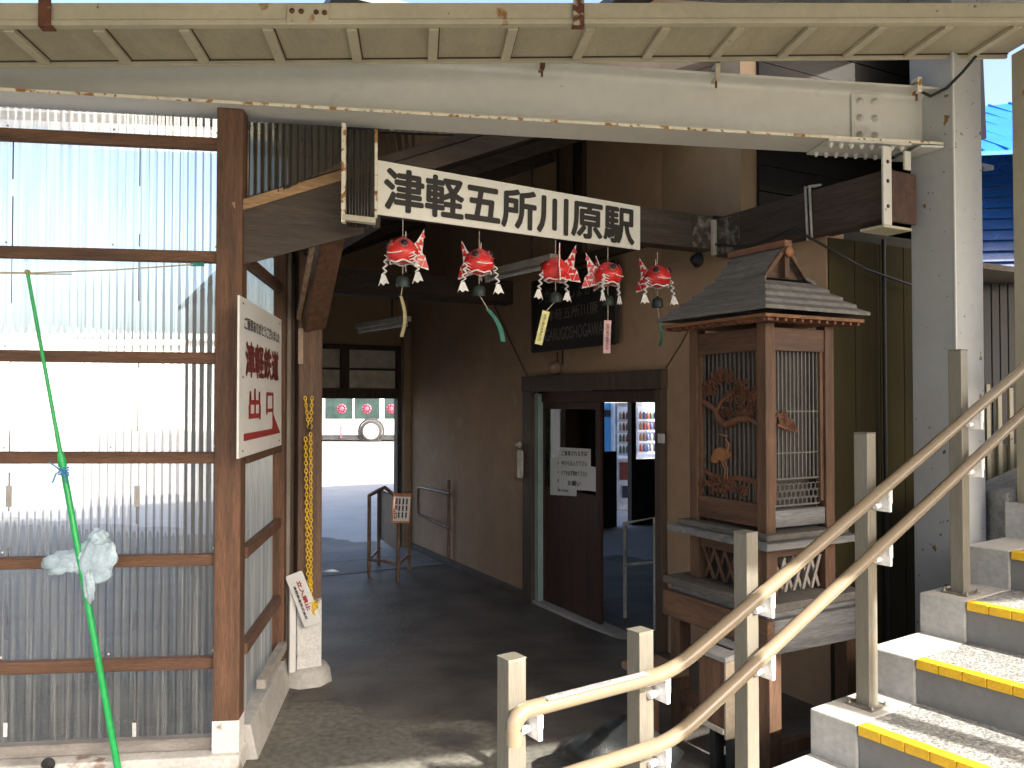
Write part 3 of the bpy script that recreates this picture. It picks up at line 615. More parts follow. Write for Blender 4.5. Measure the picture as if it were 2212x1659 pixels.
c = sum(TG, V((0, 0, 0)))/4; ey = ((TG[0]+TG[1])-(TG[2]+TG[3])).normalized(); ex = V((ey.z, 0, -ey.x)); hw = .055; hh = ((TG[0]+TG[1])-(TG[2]+TG[3])).length/4
def rrect(w, h, r, n=5):
    out = []
    for cx_, cy_, a0 in ((w-r, h-r, 0), (-w+r, h-r, 1), (-w+r, -h+r, 2), (w-r, -h+r, 3)):
        out += [(cx_+r*math.cos(math.pi/2*(a0+i/n)), cy_+r*math.sin(math.pi/2*(a0+i/n))) for i in range(n+1)]
    return out
TA = thing('hanging_tag', 'white no entry tag hanging askew from the yellow chain', 'tag', c)
obj('plate', MB().prism(rrect(hw, hh, .014), c+V((0, .003, 0)), ex, ey, .004), WHITE, TA, .001)
tx = MB()
put_text(tx, '立入禁止', c+ex*.012+ey*.02+V((0, -.004, 0)), -ey, ex, hh*1.15, .028, .02); obj('red_lettering', tx, REDT, TA)
tx = MB(); put_text(tx, '津軽鉄道株式会社', c-ex*.022-ey*.015+V((0, -.004, 0)), -ey, ex, hh*1.3, .017, .01); obj('black_lettering', tx, BLACKT, TA)

# ------------------------------------------------------------------ signs
def board(name, label, cat, P, thick, mat, nrm_out):   # P: tl, tr, br, bl world points
    c = sum(P, V((0, 0, 0)))/4
    t = thing(name, label, cat, c)
    mb = MB(); o = V(nrm_out).normalized()*-thick
    mb.hexa([P[3]+o, P[2]+o, P[1]+o, P[0]+o, P[3], P[2], P[1], P[0]]); obj('panel', mb, mat, t, .0015)
    return t, c, (P[1]-P[0]+P[2]-P[3]).normalized(), (P[0]-P[3]+P[1]-P[2]).normalized()
aS = .815; nS = -BLD.x
P = [hit(x, y, BLD.p(aS, 0), BLD.x) for x, y in ((813, 345), (1383, 446), (1383, 540), (809, 462))]
t, c, ex, ey = board('station_sign', 'long white station name sign with bold black characters above the entrance', 'sign', P, .012, WHITEP, nS)
w_ = (P[1]-P[0]).length; h_ = (P[0]-P[3]).length
tx = MB(); put_text(tx, '津軽五所川原駅', c+nS*.003, ex, ey, w_*.95, h_*.82, .02); obj('lettering', tx, BLACKT, t)
# exit sign on the return wall
SX = .045
ysl = lambda px, py: hit(px, py, CAN.p(SX, 0), CAN.x)
P = [ysl(518, 636), ysl(608, 692), ysl(608, 962), ysl(515, 990)]
zt_ = (P[0].z+P[1].z)/2; zb_ = (P[2].z+P[3].z)/2
for q, z in zip(P, (zt_, zt_, zb_, zb_)): q.z = z
P[3].x, P[3].y = P[0].x, P[0].y
t, c, ex, ey = board('exit_sign', 'white exit notice with maroon and red characters and a red arrow on the side screen', 'sign', P, .01, WHITE, CAN.x)
w_ = (P[1]-P[0]).length; h_ = (P[0]-P[3]).length; o = CAN.x*.003
tx = MB(); put_text(tx, 'ご乗車ありがとうございました', c+o+ey*h_*.345, ex, ey, w_*.84, h_*.085, .008); obj('small_lettering', tx, BLACKT, t)
tx = MB(); put_text(tx, '津軽鉄道', c+o+ey*h_*.12, ex, ey, w_*.80, h_*.235, .02); obj('maroon_lettering', tx, MAROON, t)
tx = MB(); put_text(tx, '出', c+o-ey*h_*.17-ex*w_*.2, ex, ey, w_*.26, h_*.21, .012); put_text(tx, '口', c+o-ey*h_*.165+ex*w_*.16, ex, ey, w_*.18, h_*.16, .012)
obj('red_lettering', tx, REDT, t)
tx = MB().prism([(-.42*w_, -.40*h_), (.46*w_, -.40*h_), (.24*w_, -.235*h_), (.24*w_, -.355*h_), (-.42*w_, -.355*h_)], c+CAN.x*.0005, ex, ey, .002); obj('arrow', tx, REDT, t)
sc = MB()
for sx_, sy_ in ((-.44, .46), (.44, .46), (-.44, -.46), (.44, -.46), (-.44, 0)): sc.lathe(c+ex*w_*sx_+ey*h_*sy_, [(.006, 0), (.004, .003), (.0005, .004)], 8, CAN.x)
obj('screws', sc, DARKF, t)
# black running-in board on the mortar wall
bB = .10
pD = lambda x, y, b=bB: hit(x, y, BLD.p(0, b), BLD.y)
P = [pD(1152, 606), pD(1331, 570), pD(1331, 738), pD(1150, 763)]
zt_ = (P[0].z+P[1].z)/2; zb_ = (P[2].z+P[3].z)/2
for q, z in zip(P, (zt_, zt_, zb_, zb_)): q.z = z
P[3].x, P[3].y = P[0].x, P[0].y
t, c, ex, ey = board('name_board', 'old black station name board with faded grey writing on the mortar wall', 'sign', P, .03, BOARDB, BLD.y)
w_ = (P[1]-P[0]).length; h_ = (P[0]-P[3]).length; o = BLD.y*.003
for tt, dy, ww, hh_ in (('つがるごしょがわら', .27, .88, .22), ('津軽五所川原', -.02, .62, .16), ('TSUGARUGOSHOGAWARA', -.29, .92, .17)):
    tx = MB(); put_text(tx, tt, c+o+ey*h_*dy, ex, ey, w_*ww, h_*hh_); obj('lettering', tx, GREYT, t)
fm = MB()
for s_ in (-1, 1): fm.bar(c+ex*s_*w_/2-ey*h_/2+o*2, c+ex*s_*w_/2+ey*h_/2+o*2, .02, .02, ex)
for s_ in (-1, 1): fm.bar(c+ey*s_*h_/2-ex*w_/2+o*2, c+ey*s_*h_/2+ex*w_/2+o*2, .02, .02, ey)
obj('rim', fm, BOARDB, t)
# paper notices taped inside the door glass
nb = -.030
pN = lambda x, y: hit(x, y, BLD.p(0, nb), BLD.y)
notes = [('paper_notice', 'handwritten white notice taped in the middle of the door glass', (1207, 966), (1276, 1060), ['ご乗車される方は', '中からお入り下さい', 'ドアを必ず閉めて下さい', 'お願い'], 0),
         ('paper_notice', 'tall paper timetable lowest on the left of the door glass', (1188, 990), (1245, 1072), ['午前', '午後', '時刻', '運行時刻'], -.002),
         ('paper_notice', 'small blank paper taped at the right of the door glass', (1262, 1005), (1286, 1062), [], -.004)]
for nm, lb, tl, br, lines, off in notes:
    Pn = [pN(tl[0], tl[1]), pN(br[0], tl[1]+4), pN(br[0], br[1]), pN(tl[0], br[1]-3)]
    Pn = [q+BLD.y*off for q in Pn]
    zt_ = max(Pn[0].z, Pn[1].z); zb_ = Pn[3].z
    t, c, ex, ey = board(nm, lb, 'notice', Pn, .0008, PAPER, BLD.y); tag(t, group='notices on the door glass')
    w_ = (Pn[1]-Pn[0]).length; h_ = (Pn[0]-Pn[3]).length
    if lines:
        tx = MB()
        for i, s_ in enumerate(lines): put_text(tx, s_, c+BLD.y*.001+ey*h_*(.36-.23*i), ex, ey, w_*(.8 if len(s_) > 4 else .4), h_*.12, .01)
        obj('handwriting', tx, BLACKT, t)

# ------------------------------------------------------------------ goldfish wind chimes
def chime(name, label, px, py, rpx, yaw, strip_mat, strip, bend, topy, first):
    C = hit(px, py, BLD.p(.74, 0), BLD.x); r = .082
    t = thing(name, label, 'wind chime', C, 'goldfish wind chimes under the station sign')
    o0 = ORG[t.name]
    R = Matrix.Rotation(yaw, 3, 'Z')
    def loc(x, y, z): return o0+R @ V((x, y, z))
    class LF(Frame):
        pass
    # body: egg flattened below, faces local -y
    b = MB().ell((0, 0, 0), r*1.0, r*1.0, r*.95, 20, 12)
    vv = []
    for q in b.v:
        z = q.z
        if z < -r*.55: z = -r*.55+(z+r*.55)*.45
        k = 1-.18*max(0, z/r)
        y = q.y*k
        if y < 0 and abs(z) < .5*r: y *= 1.06
        vv.append(loc(q.x*k, y, z))
    b.v = vv; obj('body', b, REDP, t)
    rim = MB(); pts = [loc(math.cos(a)*r*.80, math.sin(a)*r*.80, -r*.66+.006*math.sin(5*a)) for a in [2*math.pi*i/24 for i in range(25)]]
    rim.tube(pts, .0045, 6, False); obj('white_rim', rim, WPAPER, t)
    for s_ in (-1, 1):
        ec = V((s_*r*.52, -r*.66, r*.42)); nn = ec.normalized()
        e = obj('eye', MB().lathe(loc(*ec), [(.030, 0), (.028, .006), (.019, .010)], 14, R @ nn), M_EYER, t)
        obj('pupil', MB().lathe(loc(*(ec+nn*.009)), [(.017, 0), (.0155, .006), (.008, .010), (.0005, .011)], 14, R @ nn), EYEW, e)
    mo = MB(); mo.tube([loc(x*r, -r*(1.05-.35*x*x), -.12*r-.06*r*math.cos(x*3)) for x in [-.55, -.35, -.15, 0, .15, .35, .55]], .003, 6)
    for s_ in (-1, 1):
        for j in range(3):
            z = -.05*r-.2*r*j; mo.tube([loc(s_*r*.98*math.cos(a), -r*.98*math.sin(a), z-.10*r*k_) for k_, a in enumerate((.15, .4, .62))], [.004, .003, .001], 6)
    obj('mouth_and_gills', mo, WPAPER, t)
    # tail: two stiff painted paper vanes splayed behind the body, each with an upper and a lower lobe
    KT = .74
    outl = [(KT*a_, b_) for a_, b_ in [(0, -.055), (.06, -.066), (.135, -.078), (.108, -.01), (.082, .012), (.10, .135), (.035, .062), (0, .045)]]
    pats = [(.108, -.05, .023, True), (.072, -.046, .020, False), (.036, -.04, .019, True), (.09, -.014, .016, False), (.058, -.008, .020, True), (.03, .004, .019, False), (.058, .03, .017, True), (.072, .062, .020, True), (.045, .052, .014, False), (.089, .102, .017, True), (.022, .03, .014, True)]
    for sd_ in (-1, 1):
        o1 = loc(sd_*r*.25, r*.62, 0); exx = R @ V((sd_*.50, .87, 0)); nv = exx.cross(Z)
        tail = obj('tail', MB().prism(outl, o1, exx, Z, .005), WPAPER, t); sc = MB()
        for cx_, cz_, z_, up in [(KT*q_[0], q_[1], q_[2]*.95, q_[3]) for q_ in pats]:
            d_ = 1 if up else -1
            for oo in (o1+nv*-.0012, o1+nv*.0052): sc.prism([(cx_-z_*.9, cz_-d_*z_*.75), (cx_+z_*.9, cz_-d_*z_*.75), (cx_+z_*.2, cz_+d_*z_), (cx_-z_*.2, cz_+d_*z_)], oo, exx, Z, .001)
        obj('tail_scales', sc, REDP, tail)
    exx = R @ V((1, 0, 0))
    # white paper streamers at the sides, folded then flaring
    for s_ in (-1, 1):
        st = MB(); x0_ = s_*r*1.02
        for j in range(6):
            z0_ = -.01-.017*j; dx = .012*(1 if j % 2 else -1)
            st.bar(loc(x0_+dx+s_*.003*j, -.02, z0_), loc(x0_-dx+s_*.003*(j+1), -.02, z0_-.017), .014, .004, R @ V((0, 1, 0)))
        obj('folded_streamer', st, WPAPER, t)
        zz = -.112; xx = x0_+s_*.02
        st = MB().prism([(-.010, 0), (.010, 0), (.034, -.05), (.014, -.044), (0, -.056), (-.018, -.042), (-.030, -.058)], loc(xx, -.02, zz), exx, Z, .004)
        obj('streamer_tail', st, WPAPER, t)
    top = hit(px, topy, BLD.p(.74, 0), BLD.x)
    zt0 = o0.z-r*1.55
    obj('bell', MB().lathe(V((o0.x, o0.y, zt0-.055)), [(.034, 0), (.036, .012), (.033, .045), (.024, .055), (.006, .06), (.006, .068)], 16), BELL, t)
    s_ = MB().tube([V((o0.x, o0.y, top.z)), V((o0.x, o0.y, o0.z+r*.8))], .0025, 6).tube([V((o0.x, o0.y, o0.z-r*.6)), V((o0.x, o0.y, zt0+.01))], .0025, 6)
    s0 = V((o0.x, o0.y-.0, zt0-.045)); s1 = hit(strip[0][0], strip[0][1], o0, V((0, 1, 0))); s2 = hit(strip[1][0], strip[1][1], o0, V((0, 1, 0)))
    s_.tube([s0, s1], .0028, 6); obj('string', s_, CORDM, t)
    d = (s2-s1); dn = d.normalized(); side = V((-dn.z, 0, dn.x)) if bend == 'flat' else V((0, 1, 0))
    wid = .034; mbx = MB(); n = 8; vs = []
    for i in range(n+1):
        q = s1+d*i/n+V((0, 1, 0))*(.012*math.sin(i/n*3.)) + (V((dn.z, 0, -dn.x))*(-.018*math.sin(i/n*math.pi)) if bend == 'edge' else V((0, 0, 0)))
        sd_ = (side+V((.75 if strip_mat == STRIPG else .3, 0, 0)) if bend == 'edge' else side).normalized()
        for k_ in (-1, 1): vs += [q+sd_*wid*k_/1.6, q+sd_*wid*k_/1.6+V((0, .0015, 0))]
    fs = []
    for i in range(n):
        a, b2 = 4*i, 4*i+4
        fs += [(a, a+2, b2+2, b2), (a+1, b2+1, b2+3, a+3), (a, b2, b2+1, a+1), (a+2, a+3, b2+3, b2+2)]
    mbx.add(vs, fs); so = obj('paper_strip', mbx, strip_mat, t)
    if bend == 'flat':
        tx = MB(); put_text(tx, '五所川原の金魚ねぷた', (s1+s2)/2+V((0, -.006, 0)), dn, V((-dn.z, 0, dn.x)), d.length*.8, .016, .01); obj('lettering', tx, BLACKT, so)
    return t
M_EYER = M('eye ring', (.32, .05, .05), .4)
chime('goldfish_chime', 'red goldfish wind chime farthest left with a narrow straw strip seen edge on', 870, 545, 38, math.radians(-25), STRIPW, ((866, 640), (867, 728)), 'edge', 474, True)
chime('goldfish_chime', 'red goldfish wind chime with a green strip blown out to the right', 1035, 568, 32, math.radians(25), STRIPG, ((1054, 668), (1087, 738)), 'edge', 500, False)
chime('goldfish_chime', 'goldfish wind chime turned to show its scaled tail, with yellow strip', 1200, 585, 30, math.radians(215), STRIPY, ((1180, 672), (1163, 744)), 'flat', 518, False)
chime('goldfish_chime', 'goldfish wind chime facing right above a pink paper strip', 1313, 594, 28, math.radians(55), STRIPP, ((1313, 692), (1311, 763)), 'flat', 534, False)
chime('goldfish_chime', 'smallest goldfish wind chime beyond the right end of the station sign', 1420, 600, 25, math.radians(22), STRIPG, ((1424, 690), (1425, 748)), 'edge', 545, False)

# ------------------------------------------------------------------ fittings in the passage
def lamp(name, label, p0, p1, rod_top):
    p0 = V(p0); p1 = V(p1); t = thing(name, label, 'lamp', (p0+p1)/2, 'fluorescent lamps in the passage')
    obj('housing', MB().bar(p0, p1, .09, .05), FIXT, t, .004)
    e = (p1-p0).normalized()
    obj('tube', MB().cyl(p0+e*.04-Z*.055, p1-e*.04-Z*.055, .016, 12), TUBEL, t)
    obj('lampholder', MB().bar(p0+e*.02-Z*.045, p0+e*.04-Z*.045, .04, .06), FIXT, t); obj('lampholder', MB().bar(p1-e*.04-Z*.045, p1-e*.02-Z*.045, .04, .06), FIXT, t)
    obj('rod', MB().cyl(p0*.3+p1*.7, V((*(p0*.3+p1*.7).xy, rod_top)), .008, 8), DARKF, t)
lamp('fluorescent_lamp', 'short fluorescent lamp hanging before the back opening', atY(775, 705, 8.3), atY(880, 688, 7.7), 3.0)
lamp('fluorescent_lamp', 'long fluorescent lamp under the roof behind the goldfish', atY(1050, 592, 7.0), atY(1200, 556, 5.9), 3.6)
# wall handrail
q = [onD(980, 1066), onD(930, 1050), onD(930, 1110), onD(980, 1140)]
HB = thing('wall_handrail', 'brown pipe handrail hoop fixed to the tan mortar wall', 'handrail', BLD.p(q[1][0], .1, q[1][1]))
obj('hoop', MB().tube([BLD.p(q[0][0], .05, q[0][1]), BLD.p(q[1][0]-.04, .15, q[1][1]), BLD.p(q[1][0], .16, q[1][1]-.03), BLD.p(q[2][0], .16, q[2][1]+.03), BLD.p(q[2][0]-.04, .15, q[2][1]), BLD.p(q[3][0], .05, q[3][1])], .019, 10), PIPE, HB)
q4 = onD(977, 1036); q5 = onD(977, 1205)
obj('upright', MB().cyl(BLD.p(q4[0], .045, q4[1]), BLD.p(q4[0], .045, q5[1]), .02, 10), PIPE, HB)
# barrier hoop with a notice
zb0 = gz(8.5)
hb = [gnd(797, 1246, zb0), gnd(860, 1258, zb0), gnd(884, 1232, zb0), gnd(818, 1222, zb0)]
BH = thing('hoop_barrier', 'rusty brown pipe hoop barrier standing in the passage', 'barrier', (hb[0]+hb[2])/2)
zt0 = zb0+.86
cpt = sum(hb, V((0, 0, 0)))/4
for q in hb: obj('upright', MB().cyl(q, V((q.x, q.y, zt0)), .02, 10), PIPE, BH)
def loop(z): 
    a = [V((q.x, q.y, z)) for q in hb]; return [a[3], a[0], a[0]+(a[1]-a[0])*.5+(a[1]-cpt)*.12, a[1], a[2]]
obj('top_rail', MB().tube(loop(zt0), .02, 10), PIPE, BH); obj('bottom_rail', MB().tube(loop(zb0+.18), .017, 10), PIPE, BH)
mid = (hb[3]+hb[2])/2
obj('infill_sheet', MB().bar(V((hb[3].x+.02, hb[3].y, zb0+.58)), V((hb[1].x, hb[1].y+.05, zb0+.58)), .006, .56), GREYP, BH)
P = [atY(x, y, 8.05) for x, y in ((850, 1066), (889, 1066), (885, 1131), (845, 1129))]
t, c, ex, ey = board('barrier_notice', 'small white notice with red heading fixed on the hoop barrier', 'sign', P, .01, M('orange edged card', (.5, .2, .08), .6), V((0, -1, 0)))
w_ = (P[1]-P[0]).length; h_ = (P[0]-P[3]).length
obj('paper', MB().prism([(-w_*.42, -h_*.44), (w_*.46, -h_*.44), (w_*.46, h_*.40), (-w_*.42, h_*.40)], c+V((0, -.002, 0)), ex, ey, .001), PAPER, t)
tx = MB()
for i in range(3): put_text(tx, '乗車券', c+ex*w_*(.28-.2*i)+V((0, -.005, 0)), -ey, ex, h_*.7, w_*.1, .015)
obj('black_lettering', tx, BLACKT, t)
tx = MB(); put_text(tx, '改札口', c-ex*w_*.3+V((0, -.005, 0)), -ey, ex, h_*.7, w_*.17, .02); obj('red_lettering', tx, REDT, t)
# small fixtures around the door
q = onD(1139, 1002); tag(obj('wall_thermometer', MB().prism(rrect(.045, .13, .02), BLD.p(q[0], .066, q[1]), -BLD.x, Z, .02), M('cream plastic', (.6, .55, .45), .5), bevel=.003, base=BLD.p(q[0], .06, q[1])), 'cream thermometer box on the wall left of the door', 'thermometer')
q = onD(1136, 960); tag(obj('wall_hook', MB().lathe(BLD.p(q[0], .066, q[1]), [(.03, 0), (.03, .01), (.018, .02), (.012, .04), (.016, .045), (.0005, .047)], 12, BLD.y), FIXT, base=BLD.p(q[0], .06, q[1])), 'small metal knob above the thermometer left of the door', 'hook')
q = onD(1430, 947, .065); t = thing('switch', 'small white push switch on the right door post', 'switch', BLD.p(q[0], .065, q[1]))
obj('plate', MB().prism(rrect(.034, .034, .008), BLD.p(q[0], .066, q[1]), -BLD.x, Z, .012), WHITE, t, .002); obj('button', MB().lathe(BLD.p(q[0], .078, q[1]), [(.014, 0), (.014, .005), (.0005, .006)], 12, BLD.y), FIXT, t)
q = onD(1218, 795); t = thing('door_lamp', 'small round lamp fitting over the door lintel', 'lamp', BLD.p(q[0], .07, q[1]))
obj('shade', MB().lathe(BLD.p(q[0], .066, q[1]), [(.05, 0), (.055, .03), (.045, .07), (.02, .09), (.0005, .095)], 14, BLD.y), PIPE, t)
obj('conduit', MB().cyl(BLD.p(q[0], .012, q[1]+.03), BLD.p(q[0], .012, q[1]+.2), .008, 8), W_dark_z, t)
q = onD(1510, 562); tag(obj('wall_bell', MB().lathe(BLD.p(q[0], .002, q[1]), [(.05, 0), (.05, .02), (.03, .03), (.028, .055), (.0005, .06)], 14, BLD.y), DARKF, base=BLD.p(q[0], 0, q[1])), 'small dark round bell under the end of the front beam', 'bell')
# hanging bracket that carries the old beam from the steel
BK = thing('hanger_bracket', 'white steel hanger bracket bolted under the beam holding the old timber end', 'bracket', BLD.p(-.40, 0, 3.0))
xh = CAN.inv(BLD.p(-.42, .0)).x
obj('strap', MB().box(BLD, -.465, -.452, .055, .12, 2.655, 3.06), STEEL, BK, .003); obj('strap', MB().box(BLD, -.465, -.452, -.10, -.05, 2.96, 3.06), STEEL, BK, .003)
obj('cradle', MB().box(BLD, -.465, -.32, -.10, .12, 2.64, 2.6545), CREAM, BK, .002)
h = MB()
for z in (2.75, 2.88, 2.98): h.lathe(BLD.p(-.465, .088, z), [(.010, 0), (.010, .004), (.0005, .005)], 10, -BLD.x)
obj('bolts', h, DARKF, BK)
# twin cables tied round the old beam
tag(obj('cable_ties', MB().tube([BLD.p(.05, .095, 2.66), BLD.p(.06, .10, 2.97), BLD.p(.07, .0, 2.99)], .008, 8).tube([BLD.p(.02, .095, 2.66), BLD.p(.03, .10, 2.97), BLD.p(.04, .0, 2.99)], .008, 8), CABLEG, base=BLD.p(.05, .1, 2.8)), 'pair of grey cables strapped around the dark beam behind the shrine cabinet', 'cable')
tag(obj('wall_cable', MB().tube([BLD.p(.85, .10, 2.78), BLD.p(.5, .11, 2.70), BLD.p(.15, .11, 2.75), BLD.p(.0, .11, 2.66), BLD.p(-.1, -.2, 2.5), BLD.p(-.1, -.7, 2.42)], .007, 8), CABLEB, base=BLD.p(.05, .1, 2.8)), 'thin black cable sagging under the dark beam toward the column', 'cable')

# ------------------------------------------------------------------ shrine-like wooden cabinet
U = BLD.x.copy(); Vv = -BLD.y
CF = Frame((1.19, 3.80, 0), U, Vv)        # x runs back-left, y runs back-right from the front corner
CW, CD = .543, .46
CB = thing('shrine_cabinet', 'wooden shrine shaped display cabinet with shingled hip and gable roof', 'cabinet', CF.p(CW/2, CD/2))
# pillars
for x, y, mt in ((0, 0, W_ced_z), (CW-.06, 0, W_ced_z), (0, CD-.06, W_ced_z), (CW-.06, CD-.06, W_ced_z)):
    obj('pillar', MB().box(CF, x, x+.06, y, y+.06, 1.13, 2.12), mt, CB, .004)
hd = MB().box(CF, .06, CW-.06, .008, .05, 1.99, 2.10); obj('head_rail', hd, W_ced_u, CB, .003)
obj('head_rail', MB().box(CF, .008, .05, .06, CD-.06, 1.99, 2.10), W_ced_v, CB, .003)
obj('sill_rail', MB().box(CF, .06, CW-.06, .008, .05, 1.15, 1.26), W_ced_u, CB, .003)
obj('sill_rail', MB().box(CF, .008, .05, .06, CD-.06, 1.15, 1.23), W_grey_v, CB, .003)
for s_ in (0, 1):
    a, b = (.06, CW-.06) if s_ == 0 else (.06, CD-.06)
    k = MB()
    for x in (a, b-.022):
        k.box(CF, *((x, x+.022, .015, .045) if s_ == 0 else (.015, .045, x, x+.022)), 1.26, 1.99)
    obj('inner_stile', k, W_ced_z, CB, .002)
# back boards and inner dark box
obj('inner_box', MB().box(CF, .09, CW-.03, .09, CD-.03, 1.16, 2.08), M('dark interior', (.05, .045, .04), .6), CB)
# vertical lattice bars
lat = MB()
for i in range(13): x = .085+i*(CW-.17)/12; lat.box(CF, x-.0035, x+.0035, .03, .038, 1.26, 1.99)
obj('lattice', lat, M('lattice bars left', (.095, .08, .07), .6), CB)
lat = MB()
for i in range(12): y = .085+i*(CD-.17)/11; lat.box(CF, .03, .038, y-.0035, y+.0035, 1.38, 1.99)
for z in (1.50, 1.70): lat.box(CF, .028, .0295, .08, CD-.08, z-.003, z+.003)
# tortoiseshell fretwork at the foot of the right panel
hx_ = .034
for j in range(3):
    for i in range(10):
        y = .10+i*.030+(j % 2)*.015; z = 1.265+j*.035
        if y > CD-.09: continue
        for k in range(6):
            a0 = math.pi/3*k+math.pi/6; a1 = a0+math.pi/3; r_ = .0185
            lat.bar(CF.p(.03, y+r_*math.cos(a0), z+r_*math.sin(a0)), CF.p(.03, y+r_*math.cos(a1), z+r_*math.sin(a1)), .006, .0035, CF.x)
lat.box(CF, .026, .034, .08, CD-.08, 1.372, 1.38).box(CF, .026, .034, .08, CD-.08, 1.245, 1.252)
obj('lattice', lat, M('lattice bars right', (.10, .097, .09), .6), CB)
# carved pine with trunk, on the left panel, spilling to the right panel
rnd = random.Random(4)
carv = MB(); yP = .012
def cl(px, py, face):   # pixel on face -> frame coords
    if face == 0: q = CF.inv(hit(px, py, CF.p(0, yP), CF.y)); return q.x, q.z
    q = CF.inv(hit(px, py, CF.p(yP, 0), CF.x)); return q.y, q.z
def leafpad(cx_, cz_, w_, h_, face, n):
    for i in range(n):
        a = rnd.uniform(0, 6.28); r_ = math.sqrt(rnd.random()); x = cx_+w_*r_*math.cos(a); z = cz_+h_*r_*math.sin(a)
        if face == 0: x = min(CW-.07, max(.07, x))
        else: x = max(.065, x)
        for k in range(5):
            b = rnd.uniform(0, 6.28); l_ = .017
            P0 = CF.p(x, yP, z) if face == 0 else CF.p(yP, x, z)
            d_ = (CF.x if face == 0 else CF.y)*math.cos(b)*l_+Z*math.sin(b)*l_
            carv.bar(P0, P0+d_, .008, .005, CF.y if face == 0 else CF.x)
pads = [(1560, 815, .075, .035), (1600, 835, .06, .04), (1535, 838, .05, .03), (1590, 860, .07, .035), (1625, 855, .04, .04), (1610, 890, .055, .03), (1570, 890, .04, .02)]
for px, py, w_, h_ in pads: x, z = cl(px, py, 0); leafpad(x, z, w_, h_, 0, 26)
def limb(pts, rs, face=0):
    P_ = []
    for px, py in pts:
        x, z = cl(px, py, face); P_.append(CF.p(x, yP+.002, z) if face == 0 else CF.p(yP+.002, x, z))
    carv.tube(P_, rs, 8)
limb([(1520, 868), (1545, 885), (1552, 905), (1570, 918), (1595, 905), (1620, 905), (1645, 920)], [.012, .016, .02, .02, .017, .014, .01])
limb([(1556, 912), (1545, 890), (1560, 865), (1585, 850)], [.016, .013, .01, .006])
for px, py, w_, h_ in [(1690, 900, .03, .02), (1700, 915, .04, .018), (1712, 922, .035, .012)]: x, z = cl(px, py, 1); leafpad(x, z, w_, h_, 1, 22)
limb([(1678, 918), (1700, 926), (1722, 932)], [.008, .007, .004], 1)
# low mound at the foot
x0, z0 = cl(1515, 1050, 0); 
carv.prism([(.075, 1.262), (.075, 1.375), (.2, 1.385), (.32, 1.37), (.42, 1.385), (CW-.08, 1.40), (CW-.08, 1.38), (.4, 1.36), (.3, 1.345), (.2, 1.36), (.1, 1.35), (.1, 1.262)], CF.p(0, yP+.012), CF.x, Z, .01)
leafpad(.3, 1.315, .19, .04, 0, 34)
obj('pine_carving', carv, W_carve, CB)
# crane
cr = MB(); xb_, zb_ = cl(1557, 985, 0); cpos = CF.p(xb_, yP, zb_)
cr.prism([(-.065, .0), (-.06, .025), (-.03, .035), (.01, .045), (.045, .03), (.075, -.01), (.07, -.035), (.04, -.04), (.02, -.02), (-.02, -.025)], cpos, CF.x, Z, .014)
cr.tube([cpos+CF.x*-.045+Z*.02, cpos+CF.x*-.06+Z*.06, cpos+CF.x*-.035+Z*.085, cpos+CF.x*-.05+Z*.10, cpos+CF.x*.03+Z*.112], [.008, .006, .005, .006, .002], 8)
for dx in (.0, -.02): cr.tube([cpos+CF.x*dx-Z*.02, cpos+CF.x*(dx-.03)-Z*.06, cpos+CF.x*(dx-.025)-Z*.115], [.004, .003, .003], 6)
obj('crane_carving', cr, W_crane, CB)
# base tiers
def tier(name, o_, z0, z1, mu, mv):
    obj(name, MB().box(CF, -o_, CW+o_, -o_, CD+o_, z0, z1), mu, CB, .005)
tier('upper_ledge', .045, 1.10, 1.13, W_grey_u, 0); tier('upper_moulding', .085, 1.065, 1.099, W_grey_v, 0)
bx_ = MB()
for x, y in ((0, 0), (CW-.07, 0), (0, CD-.07), (CW-.07, CD-.07)): obj('base_pillar', MB().box(CF, x, x+.07, y, y+.07, .83, 1.064), W_ced_z, CB, .004)
obj('base_rail', MB().box(CF, .07, CW-.07, .01, .055, 1.0, 1.064), W_ced_u, CB, .003); obj('base_rail', MB().box(CF, .01, .055, .07, CD-.07, 1.01, 1.064), W_ced_v, CB, .003)
for face, L_ in ((0, CW), (1, CD)):
    k = MB(); n = 5
    for i in range(n):
        s0 = .08+(L_-.16)*i/n; s1 = .08+(L_-.16)*(i+1)/n
        for a, b, d_ in ((s0, s1, .026), (s1, s0, .036)):
            P0 = CF.p(a, d_, .84) if face == 0 else CF.p(d_, a, .84); P1 = CF.p(b, d_, 1.0) if face == 0 else CF.p(d_, b, 1.0)
            k.bar(P0, P1, .008, .016, CF.y if face == 0 else CF.x)
    obj('cross_lattice', k, W_ced_z if face == 0 else M('grey lattice', (.22, .20, .18), .75, var=.2), CB)
obj('base_core', MB().box(CF, .07, CW-.07, .07, CD-.07, .8, 1.06), M('dark base core', (.03, .025, .02), .8), CB)
tier('lower_ledge', .10, .79, .829, W_grey_u, 0); tier('lower_moulding', .07, .755, .789, W_grey_v, 0)
obj('apron', MB().box(CF, -.10, CW+.10, -.10, -.055, .62, .754).box(CF, -.10, CW+.1, CD+.05, CD+.10, .62, .754), wood('brown apron board', (.125, .066, .038), 'u'), CB, .005)
obj('apron', MB().box(CF, -.098, -.055, -.054, CD+.049, .60, .753), W_grey_v, CB, .005)
for x, y in ((-.08, -.07), (CW+.0, -.07), (-.08, CD-.02), (CW+.0, CD-.02)):
    obj('leg', MB().box(CF, x, x+.075, y, y+.075, -.02, .62), wood('brown leg', (.28, .15, .08), 'z') if False else W_ced_z, CB, .004)
obj('stretcher', MB().box(CF, -.005, CW, -.06, -.02, .18, .25), W_brace, CB, .003); obj('stretcher', MB().box(CF, -.07, -.03, .005, CD-.02, .12, .18), W_brace, CB, .003)
